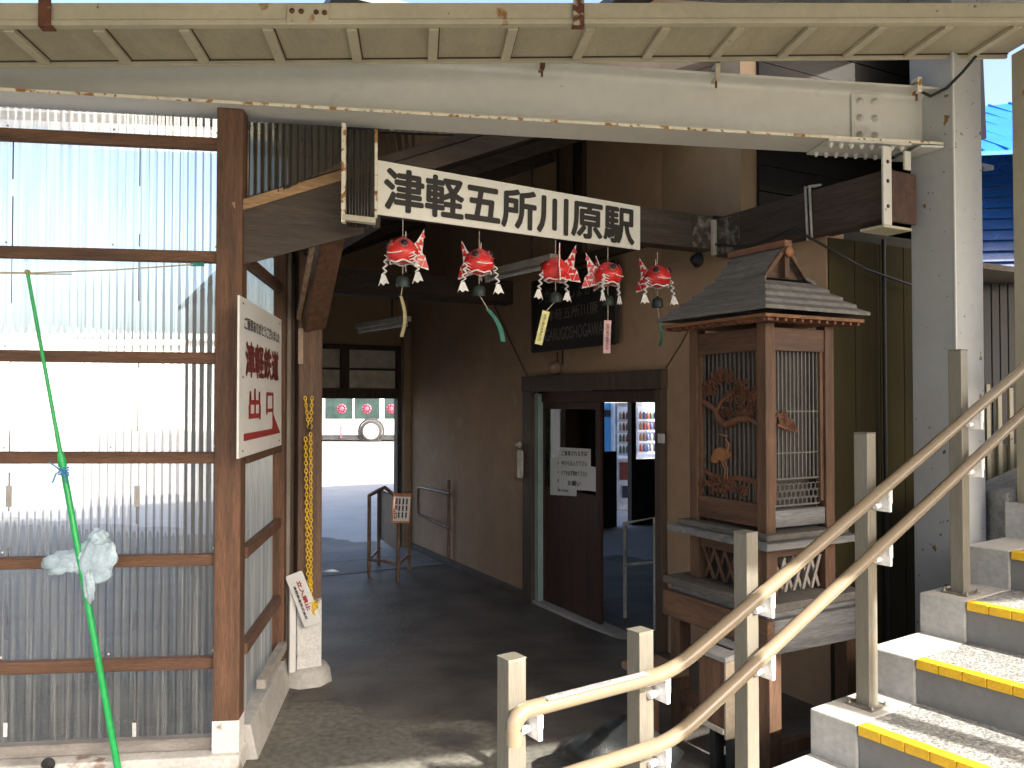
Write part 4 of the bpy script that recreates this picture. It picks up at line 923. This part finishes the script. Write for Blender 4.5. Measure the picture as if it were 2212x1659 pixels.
# roof
OV = .12
RX0, RX1, RY0, RY1 = -OV, CW+OV, -OV, CD+OV
RW = (RY1-RY0)/2                         # half width
def rprof(t):                            # t: inset from the eave 0..RW -> height
    return 2.165 + .80*t + .55*t*t
rt = MB(); nrow = 8
def row(face, i, n, x_end):
    t0 = RW*i/nrow; t1 = RW*(i+1)/nrow+.012; th = .018
    z0, z1 = rprof(t0)+.022, rprof(t1)+.002
    def P(s, t): 
        return CF.p(s, RY0+t) if face == 0 else (CF.p(s, RY1-t) if face == 2 else (CF.p(RX0+t, s) if face == 1 else CF.p(RX1-t, s)))
    lo = RX0 if face in (0, 2) else RY0; hi = RX1 if face in (0, 2) else RY1
    g = .21
    tt0 = min(t0, g); tt1 = min(t1, g)
    jj = [rnd.uniform(-.002, .002) for _ in range(4)]
    c = [P(lo+tt0, t0)+Z*(z0-th+jj[0]), P(hi-tt0, t0)+Z*(z0-th+jj[1]), P(hi-tt1, t1)+Z*(z1-th), P(lo+tt1, t1)+Z*(z1-th),
         P(lo+tt0, t0)+Z*(z0+jj[0]), P(hi-tt0, t0)+Z*(z0+jj[1]), P(hi-tt1, t1)+Z*z1, P(lo+tt1, t1)+Z*z1]
    rt.hexa(c)
for f in (0, 2):
    for i in range(nrow): row(f, i, nrow, 0)
for f in (1, 3):
    for i in range(4): row(f, i, 4, 0)
W_shin = wood('weathered roof shingle', (.125, .12, .115), 'u', var=.35)
rt_o = obj('shingle_roof', rt, W_shin, CB, .002)
g = .21; zg = rprof(.21); zr = rprof(RW); yc = (RY0+RY1)/2
obj('gable_board', MB().prism([(-RW+g+.02, zg), (RW-g-.02, zg), (0, zr-.01)], CF.p(RX0+g+.03, yc), CF.y, Z, -.01), W_ced_v, CB)
gb_ = MB(); P0 = CF.p(RX0+g, yc)
for s_ in (-1, 1): gb_.bar(P0+CF.y*s_*(RW-g)+Z*zg, P0+Z*(zr-.0), .02, .022, CF.x)
gb_.bar(P0+Z*zg, P0+Z*(zr-.03), .022, .03, CF.x); obj('barge_board', gb_, W_ced_z, CB, .002)
obj('ridge_cap', MB().box(CF, RX0+g-.02, RX1-g+.02, yc-.025, yc+.025, zr-.005, zr+.03), wood('dark ridge cap', (.14, .065, .04), 'u'), CB, .004)
obj('ridge_ornament', MB().lathe(CF.p(RX0+g-.022, yc, zr-.03), [(.0005, .012), (.02, .012), (.026, .004), (.026, 0)], 12, -CF.x), W_crane, CB)
und = MB().box(CF, RX0+.02, RX1-.02, RY0+.02, RY1-.02, 2.135, 2.150); obj('eave_underside', und, wood('orange eave board', (.17, .075, .032), 'u'), CB)
rf_ = MB()
for i in range(14): x = RX0+.05+i*(RX1-RX0-.1)/13; rf_.box(CF, x-.007, x+.007, RY0+.03, 0, 2.12, 2.134)
for i in range(12): y = RY0+.05+i*(RY1-RY0-.1)/11; rf_.box(CF, RX0+.03, 0, y-.007, y+.007, 2.119, 2.133)
obj('eave_rafters', rf_, W_carve, CB)

# donation box in front of the cabinet stand
yb = -.24
bq = lambda px, py: CF.inv(hit(px, py, CF.p(0, yb), CF.y))
bA = bq(1568, 1500).x; bB = bq(1508, 1500).x; zT = bq(1568, 1432).z; zB = bq(1568, 1585).z
DB = thing('offertory_box', 'small wooden slotted box with whitish lid below the shrine cabinet', 'box', CF.p((bA+bB)/2, yb+.06, 0))
obj('box_body', MB().box(CF, bA+.012, bB, yb+.004, yb+.15, zB, zT), wood('brown box timber', (.17, .085, .05), 'z'), DB, .004)
dl = obj('box_lid', MB().hexa([CF.p(bA-.015, yb-.015, zT+.001), CF.p(bB+.015, yb-.015, zT+.001), CF.p(bB+.015, yb+.165, zT+.03), CF.p(bA-.015, yb+.165, zT+.03), CF.p(bA-.015, yb-.015, zT+.025), CF.p(bB+.015, yb-.015, zT+.025), CF.p(bB+.015, yb+.165, zT+.055), CF.p(bA-.015, yb+.165, zT+.055)]), M('whitened lid', (.34, .34, .33), .7, var=.25, scale=8), DB, .004)
obj('coin_slot', MB().bar(CF.p(bA+.03, yb+.07, zT+.0405), CF.p(bB-.03, yb+.07, zT+.0405), .016, .004, CF.y), DARKF, dl)
obj('box_side', MB().box(CF, bA, bA+.0118, yb, yb+.15, zB-.03, zT), M('pale box side', (.5, .42, .32), .7), DB, .002)
obj('bottom_strip', MB().box(CF, bA+.012, bB, yb-.008, yb+.003, zB-.01, zB+.015), M('pale strip', (.6, .55, .45), .7), DB, .002)
for x in (bA+.02, bB-.06): obj('leg', MB().box(CF, x, x+.04, yb+.05, yb+.12, -.02, zB-.001), DARKF, DB, .003)
# tarpaulin bundle under the stand
tb = MB(); tb.ell((0, 0, 0), .26, .2, .17, 22, 12)
tb.v = [CF.p(.28, -.62, .10)+V((q.x*(1+.12*math.sin(q.z*31+q.y*17)), q.y*(1+.15*math.sin(q.x*26)), max(-.1, q.z*(1+.18*math.sin(q.x*21+q.y*14))))) for q in tb.v]
tag(obj('tarpaulin_bundle', tb, NAVY, base=CF.p(.28, -.62, 0)), 'dark crumpled tarpaulin bundle on the ground under the cabinet stand', 'bundle')
# low wooden bench beside the cabinet
LBn = thing('low_shelf', 'rough low wooden shelf beside the cabinet legs', 'shelf', CF.p(.7, -.2))
obj('top_board', MB().box(CF, .48, .74, -.30, -.06, .34, .375), wood('shelf board', (.24, .16, .1), 'u'), LBn, .003)
for x in (.50, .68): obj('leg', MB().box(CF, x, x+.04, -.28, -.24, -.02, .34), W_brace, LBn, .002)

# ------------------------------------------------------------------ stairs
RI, TRD, S1 = .176, .40, .152
SQ, QL, QR = STR, .15, -2.6
SG = thing('staircase', 'pale concrete stairs with yellow nosings rising to the right', 'stairs', STR.p(.3, -.5))
NST = 10
for i in range(1, NST+1):
    s0 = S1+TRD*(i-1); s1 = s0+TRD+.03; z = RI*i
    t = obj('step', MB().box(SQ, s0+.012, s1 if i < NST else s1+1, QR, QL-.205, z-RI-.004, z-.004), RISER, SG)
    obj('tread', MB().box(SQ, s0+.05, s0+TRD+.015, QR, QL-.21, z-.0035, z), TREADM, t)
    obj('end_block', MB().box(SQ, s0, s1 if i < NST else s1+1, QL-.203, QL, z-RI-.004 if i > 1 else -.05, z+.001), CONC, t, .006)
    k = MB(); q = QL-.212; kk = 0
    while q > QR:
        k.box(SQ, s0-.004, s0+.049, q-.088, q, z-.034, z+.004); q -= .0915; kk += 1
    k.box(SQ, s0+.002, s0+.045, QR, QL-.212, z-.03, z+.002)
    obj('nosing', k, YELLOW, t, .0025)
obj('under_mass', MB().hexa([SQ.p(S1, QR, -.05), SQ.p(S1+TRD*NST, QR, -.05), SQ.p(S1+TRD*NST, QL-.02, -.05), SQ.p(S1, QL-.02, -.05), SQ.p(S1+.1, QR, -.03), SQ.p(S1+TRD*NST, QR, RI*NST-.25), SQ.p(S1+TRD*NST, QL-.02, RI*NST-.25), SQ.p(S1+.1, QL-.02, -.03)]), CONC, SG)
# handrail
HR = thing('stair_handrail', 'double beige handrail on square metal posts rising beside the stairs', 'handrail', STR.p(0, 0))
SL = .43
def railpath(dz, s_end=3.7):
    z = lambda s: .9+dz+(SL*s if s > 0 else 0)
    q = -.04; pts = []
    sh = -.60
    pts += [STR.p(sh, q, .9+dz-.085), STR.p(sh, q, .9+dz-.045)]
    for i in range(5):
        a = math.pi/2*i/4; pts.append(STR.p(sh+.045*(1-math.cos(a)), q, .9+dz-.045+.045*math.sin(a)))
    pts += [STR.p(-.3, q, .9+dz), STR.p(-.12, q, .9+dz)]
    for i in range(9):
        t = i/8; s = -.10+.20*t; pts.append(STR.p(s, q, .9+dz+SL*.10*t*t))
    for i in range(1, 12): s = .1+(s_end-.1)*i/11; pts.append(STR.p(s, q, z(s)))
    return pts
obj('upper_rail', MB().tube(railpath(0), .0235, 18), RAILM, HR); obj('lower_rail', MB().tube(railpath(-.215), .0235, 18), RAILM, HR)
def s_for(px, q=.04):
    r = (px-1106)/FPX; o = STR.p(0, q)
    return (r*o.y-o.x)/(STR.x.x-r*STR.x.y)
posts = [(1105, 1420), (1381, 1362), (1609, 1150), (1867, 936), (2070, 757)]
for px, py in posts:
    s = s_for(px); P_ = STR.p(s, .04); z1 = hit(px, py, P_, V((0, 1, 0))).z
    lvl = math.floor((s-S1)/TRD)+1; z0 = RI*max(0, lvl) if s > S1 else -.02
    p = obj('post', MB().box(STR, s-.03, s+.03, .01, .07, z0, z1), ALU, HR, .003)
    obj('post_cap', MB().box(STR, s-.031, s+.031, .009, .071, z1, z1+.004), ALU, p, .0015)
    obj('base_plate', MB().box(STR, s-.06, s+.06, -.02, .10, z0+.001, z0+.008), ALU, p, .001)
    h = MB()
    for a, b in ((-.048, -.01), (.048, -.01), (-.048, .09), (.048, .09)): h.lathe(STR.p(s+a, b, z0+.008), [(.009, 0), (.009, .006), (.005, .007), (.005, .015), (.0005, .016)], 8)
    obj('anchor_bolts', h, ALU, p)
    for dz in (0, -.215):
        zr_ = .9+dz+(SL*max(0, s))
        b = MB().box(STR, s+.034, s+.048, -.045, .045, zr_-.095, zr_-.03)
        b.box(STR, s+.031, s+.034, .02, .06, zr_-.11, zr_-.04).cyl(STR.p(s+.04, .0, zr_-.07), STR.p(s-.0, .0, zr_-.075), .011, 10)
        b.cyl(STR.p(s+.041, -.04, zr_-.06), STR.p(s+.041, -.04, zr_-.0), .010, 10)
        obj('bracket', b, ALUW, p, .002)
# braille strip on the upper rail
bs = [STR.p(s, -.052, .9+.0222) for s in (-.50, -.12)]
brl = MB().bar(bs[0], bs[1], .024, .003, STR.y)
for i in range(26):
    for j in range(2):
        if random.random() < .7: brl.lathe(STR.p(-.49+.014*i, -.058+.012*j, .9+.0235), [(.0028, 0), (.002, .0018), (.0003, .0022)], 6)
obj('braille_strip', brl, M('silver braille strip', (.62, .63, .66), .3, metal=.6, var=.1), HR)

# ------------------------------------------------------------------ clothes pole, cord, bag
p0 = CAN.p(*(lambda q: (q[0], -.22))(onC(60, 592, -.22)), onC(60, 592, -.22)[1]); pe = gnd(262, 1700)
GPo = thing('green_pole', 'thin green plastic pole leaning against the plastic screen', 'pole', pe)
pb = p0+(pe-p0)*1.0
obj('shaft', MB().tube([p0, p0+(pe-p0)*.36, p0+(pe-p0)*.365, pe], [.0075, .0095, .0135, .0155], 12), GREENP, GPo)
obj('end_cap', MB().ell((p0+(pe-p0)*-.004)[:], .012, .012, .011, 12, 8), M('dull yellow cap', (.3, .3, .08), .5), GPo)
obj('collar', MB().tube([p0+(pe-p0)*.345, p0+(pe-p0)*.362, p0+(pe-p0)*.372], [.014, .018, .018], 12), GREENP, GPo)
k = MB(); cc = p0+(pe-p0)*.38
for i in range(3): k.ring(cc+Z*(.012*i-.012), V((1, 0, .2)), V((0, 1, 0)), .019, .019, .004, 12, 6)
for dx, dz_ in ((-.05, .04), (.04, -.02), (.03, -.05), (-.035, -.05)): k.tube([cc+V((0, -.02, 0)), cc+V((dx*.5, -.03, dz_*.4+.01)), cc+V((dx, -.025, dz_))], .0035, 6)
tag(obj('tie_string', k, BLUEC, base=cc), 'blue string knotted around the middle of the green pole', 'string')
e1 = CAN.p(onC(425, 570, -.05)[0], -.05, onC(425, 571, -.05)[1]); 
e0 = CAN.p(XL+.2, -.15, onC(0, 606, -.15)[1])
CL = thing('washing_line', 'thin cord stretched over the green pole to the timber post', 'cord', p0)
obj('cord', MB().tube([e0, p0+V((0, 0, .004)), p0+(e1-p0)*.5-Z*.004, e1], .0035, 6).tube([e0+Z*.04, p0+(e0-p0)*.2+Z*.012, p0+Z*.006], .003, 6).tube([p0, p0+(e1-p0)*.25-Z*.012], .003, 6), CORDM, CL)
obj('clip', MB().bar(e1+V((-.03, 0, 0)), e1+V((.035, 0, 0)), .016, .018), M('teal clip', (.02, .25, .22), .5), CL, .003)
# plastic bag on the pole
bc = p0+(pe-p0)*.555
from mathutils import noise
def crumple(c, rx, ry, rz, tilt, seed, amp=.30, n=48, m=30):
    mb = MB().ell((0, 0, 0), 1, 1, 1, n, m); R_ = Matrix.Rotation(tilt, 3, 'Y')
    for i, q in enumerate(mb.v):
        p1 = V((q.x*1.5, q.y*1.2, q.z*.9))+V((seed*7.3, seed*3.1, 0))
        f = abs(noise.noise(p1*.9))*1.6+.75*abs(noise.noise(p1*1.9+V((3, 1, 5))))
        k = 1.12-amp*(1.3-min(1.3, f*1.6))
        mb.v[i] = V(c)+R_ @ V((q.x*rx*k, q.y*ry*k, q.z*rz*k))
    return mb
BG = thing('plastic_bag', 'pale blue white plastic bag tied around the green pole', 'bag', bc)
b = crumple(bc+V((-.075, .012, -.012)), .105, .026, .052, -.12, 1); k = crumple(bc+V((.075, .008, .005)), .085, .028, .100, .22, 2); b.add(k.v, k.f, True)
k = crumple(bc+V((.005, .014, .005)), .055, .026, .065, 0, 3); b.add(k.v, k.f, True)
obj('bag_body', b, CLOTH, BG)
obj('bag_tail', crumple(bc+V((.045, -.01, -.115)), .026, .014, .075, -.1, 4), CLOTH, BG)
obj('bag_ear', crumple(bc+V((.085, -.005, .105)), .045, .022, .04, .3, 5), CLOTH, BG)

# ------------------------------------------------------------------ beyond: coach, vending machines, blue building, right-hand fence
BY = 37.0; zg_ = -.11
def bp(px, py, Y=BY): return atY(px, py, Y)
BS = thing('coach', 'white coach with tinted windows parked on the sunny forecourt', 'bus', bp(800, 955))
xb0 = bp(560, 900).x; xb1 = bp(905, 900).x; zl0 = zg_+.30
obj('body', MB().box(None, xb0, xb1, BY+.02, BY+2.5, zl0, 3.1), BUSW, BS, .06)
wz0 = bp(800, 905).z; wz1 = 2.55
for a, b_ in ((570, 640), (645, 695), (702, 762), (766, 820), (830, 862), (866, 900)):
    w_ = obj('window', MB().box(None, bp(a, 900).x, bp(b_, 900).x, BY, BY+.015, wz0, wz1), BUSG, BS, .02)
# printed apple decorations on the window band
for px in (738, 792, 845):
    dc = MB(); c = bp(px, 883); 
    for k in range(9):
        a = 2*math.pi*k/9; dc.lathe(V((c.x+.14*math.cos(a), BY-.004, c.z+.14*math.sin(a))), [(.0005, .01), (.085, .01), (.09, 0)], 8, V((0, -1, 0)))
    dc.lathe(V((c.x, BY-.014, c.z)), [(.0005, .01), (.1, .01), (.11, 0)], 10, V((0, -1, 0)))
    obj('window_decal', dc, BUSRED, BS)
for px in (802,):
    c = V((bp(px, 930).x, BY-.02, zg_+.48))
    wa = obj('wheel_arch', MB().lathe(c+V((0, .03, 0)), [(.62, 0), (.62, .01), (.52, .012)], 24, V((0, -1, 0))), TYRE, BS)
    wh = obj('wheel', MB().lathe(c, [(.5, 0), (.5, .03), (.36, .05)], 24, V((0, -1, 0))), TYRE, BS)
    obj('rim', MB().lathe(c+V((0, -.03, 0)), [(.37, 0), (.33, .02), (.1, .03), (.0005, .05)], 20, V((0, -1, 0))), M('wheel rim', (.5, .45, .45), .4), wh)
obj('stripe', MB().bar(bp(797, 915)+V((0, -.02, 0)), bp(805, 945)+V((0, -.02, 0)), .02, .12, V((0, 1, 0))).bar(bp(737, 920)+V((0, -.02, 0)), bp(737, 945)+V((0, -.02, 0)), .02, .08, V((0, 1, 0))), BUSRED, BS)
obj('skirt', MB().box(None, xb0+.1, xb1-.1, BY+.1, BY+2.4, zg_+.12, zl0+.02), DARKF, BS)
# building beyond the forecourt
tag(obj('shop_building', MB().box(None, -60, 14, 55, 62, -.2, 5.5).box(None, -60, 14, 54.6, 62.4, 5.5, 5.9), M('white shop wall', (.7, .69, .66), .8), bevel=.05, base=(-20, 58, 0)), 'low pale building across the forecourt behind the coach', 'building')
# vending machines outside the waiting room's back door
def vend(name, label, px0, px1, Y, white):
    p0 = atY(px0, 1090, Y); p1 = atY(px1, 1090, Y); z0 = gz(Y); t = thing(name, label, 'vending machine', (p0+p1)/2)
    x0, x1 = p0.x, p1.x
    obj('cabinet', MB().box(None, x0, x1, Y, Y+.7, z0, z0+1.83), VENDW if white else VENDB, t, .01)
    if white:
        obj('display_window', MB().box(None, x0+.04, x1-.04, Y-.012, Y-.001, z0+.88, z0+1.76), VLIT, t)
        rn = random.Random(px0)
        cols = [M('drink can', c_, .3) for c_ in ((.3, .06, .05), (.08, .1, .25), (.35, .33, .25), (.1, .17, .1), (.22, .12, .07))]
        n = min(9, int((x1-x0-.1)/.058)); can = {}
        for r_ in range(4):
            for i in range(n):
                x = x0+.085+i*(x1-x0-.16)/max(1, n-1); z = z0+.98+.19*r_; ci = rn.randrange(5)
                if ci not in can:
                    can[ci] = obj('drink_can', MB().lathe(V((x, Y-.045, z)), [(.0005, 0), (.026, 0), (.026, .09), (.016, .11), (.011, .13), (.0005, .131)], 8), cols[ci], t); can[(ci, 0)] = (x, z)
                else:
                    d = can[ci].copy(); COL.objects.link(d); d.parent = t; fx, fz = can[(ci, 0)]; d.location = (x-fx, 0, z-fz)
        sh = MB()
        for r_ in range(4): sh.box(None, x0+.04, x1-.04, Y-.08, Y-.0125, z0+.94+.19*r_, z0+.975+.19*r_)
        obj('shelf', sh, VENDW, t)
        obj('poster', MB().box(None, x0+.08, x0+.4, Y-.008, Y-.001, z0+.52, z0+.82), M('dull red poster', (.2, .05, .05), .5), t)
        obj('delivery_hatch', MB().box(None, x0+.12, x1-.12, Y-.02, Y-.001, z0+.22, z0+.42), VENDD, t, .005)
    else:
        obj('dark_band', MB().box(None, x0-.004, x1+.004, Y-.01, Y+.2, z0+1.58, z0+1.70), VENDD, t)
        obj('front_poster', MB().box(None, x0+.05, x0+.3, Y-.008, Y-.001, z0+.9, z0+1.5), M('pale pink poster', (.6, .5, .6), .4), t)
vend('vending_machine', 'white drinks machine with lit can display seen through the doorway', 1329, 1372, 13.8, True)
vend('vending_machine', 'second drinks machine farther right seen through the waiting room window', 1373, 1432, 14.2, True)
vend('vending_machine', 'sky blue machine beside the drinks machines seen through the waiting room', 1262, 1329, 14.4, False)
# inner barrier in the waiting room
IB = thing('ticket_gate_rail', 'dim pipe rail inside the waiting room doorway', 'rail', BLD.p(1.6, -1.0))
q = [atY(1350, 1130, 7.0), atY(1415, 1118, 6.6), atY(1418, 1300, 6.6), atY(1352, 1330, 7.0)]
obj('frame', MB().tube([V((q[0].x, 7.0, -.11)), q[0], q[1], V((q[1].x, 6.6, -.11))], .018, 8), FIXT, IB)
obj('middle_bar', MB().cyl(atY(1350, 1220, 7.0), atY(1416, 1215, 6.6), .014, 8), FIXT, IB)
# blue building at the right
BB = thing('blue_building', 'bright blue metal clad building with blue roof beyond the right edge', 'building', atY(2160, 600, 12))
p = lambda x, y, Y=12.: atY(x, y, Y)
lap = MB(); z = 0
zw1 = p(2120, 345).z; k_ = 0
X0 = p(2085, 400).x; X1 = X0+4
while z < zw1+.62:
    lap.hexa([V((X0, 12.9, z)), V((X1, 12.3, z)), V((X1, 12.7, z)), V((X0, 13.3, z)), V((X0, 12.96, z+.17)), V((X1, 12.36, z+.17)), V((X1, 12.7, z+.17)), V((X0, 13.3, z+.17))]); z += .172
obj('lap_cladding', lap, BLUEW, BB)
rfm = MB(); e0_ = p(2085, 335, 11.9); 
rfm.hexa([V((X0, 11.7, zw1-.03)), V((X1, 11.1, zw1-.03)), V((X1, 14, zw1+1.75)), V((X0, 14.6, zw1+1.5)), V((X0, 11.7, zw1+.03)), V((X1, 11.1, zw1+.03)), V((X1, 14, zw1+1.81)), V((X0, 14.6, zw1+1.56))])
ro_ = obj('roof', rfm, BLUER, BB)
sm_ = MB()
for i in range(12):
    x = X0+.1+i*.33; sm_.bar(V((x, 11.7-(x-X0)*.15, zw1+.05)), V((x, 14.6-(x-X0)*.15, zw1+1.575+.0625*(x-X0))), .025, .03)
obj('roof_seams', sm_, BLUER, ro_)
# dark slatted fence and cream corrugated panel on the right
DS = thing('dark_slat_fence', 'dark vertical slat fence between the column and the right edge', 'fence', atY(2160, 1000, 6.2))
k = MB(); xA = atY(2080, 800, 6.2).x; xB = atY(2260, 800, 6.2).x; zt_ = atY(2160, 612, 6.2).z
for i in range(11): x = xA+(xB-xA)*i/10; k.box(None, x-.028, x+.028, 6.2, 6.23, 0, zt_)
obj('slats', k, DARKF, DS, .003); obj('backing', MB().box(None, xA, xB, 6.235, 6.26, 0, zt_), M('dark backing', (.022, .022, .024), .7), DS)
CFn = thing('cream_rail_fence', 'low cream ribbed metal fence at the top of the stairs', 'fence', atY(2170, 1100, 4.9))
k = MB(); xA = atY(2136, 900, 4.9).x; xB = atY(2235, 900, 4.9).x
for i in range(5): x = xA+(xB-xA)*i/4; k.box(None, x-.012, x+.012, 4.9, 4.925, .6, atY(2150, 830+i*4, 4.9).z)
obj('uprights', k, CREAM, CFn, .002)
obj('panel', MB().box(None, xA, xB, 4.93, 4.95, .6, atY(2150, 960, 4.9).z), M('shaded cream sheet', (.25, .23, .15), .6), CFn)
tag(obj('concrete_wall', MB().hexa([V((2.52, 4.15, .0)), V((4.4, 4.6, .0)), V((4.4, 4.8, .0)), V((2.52, 4.45, .0)), V((2.52, 4.15, 1.28)), V((4.4, 4.6, 2.0)), V((4.4, 4.8, 2.0)), V((2.52, 4.45, 1.28))]), M('rough grey concrete', (.26, .26, .25), .9, var=.3, scale=12, fine=.3, bump=.6), bevel=.01, base=(3.2, 4.4, 0)), 'rough grey concrete wall beside the upper steps', 'wall')
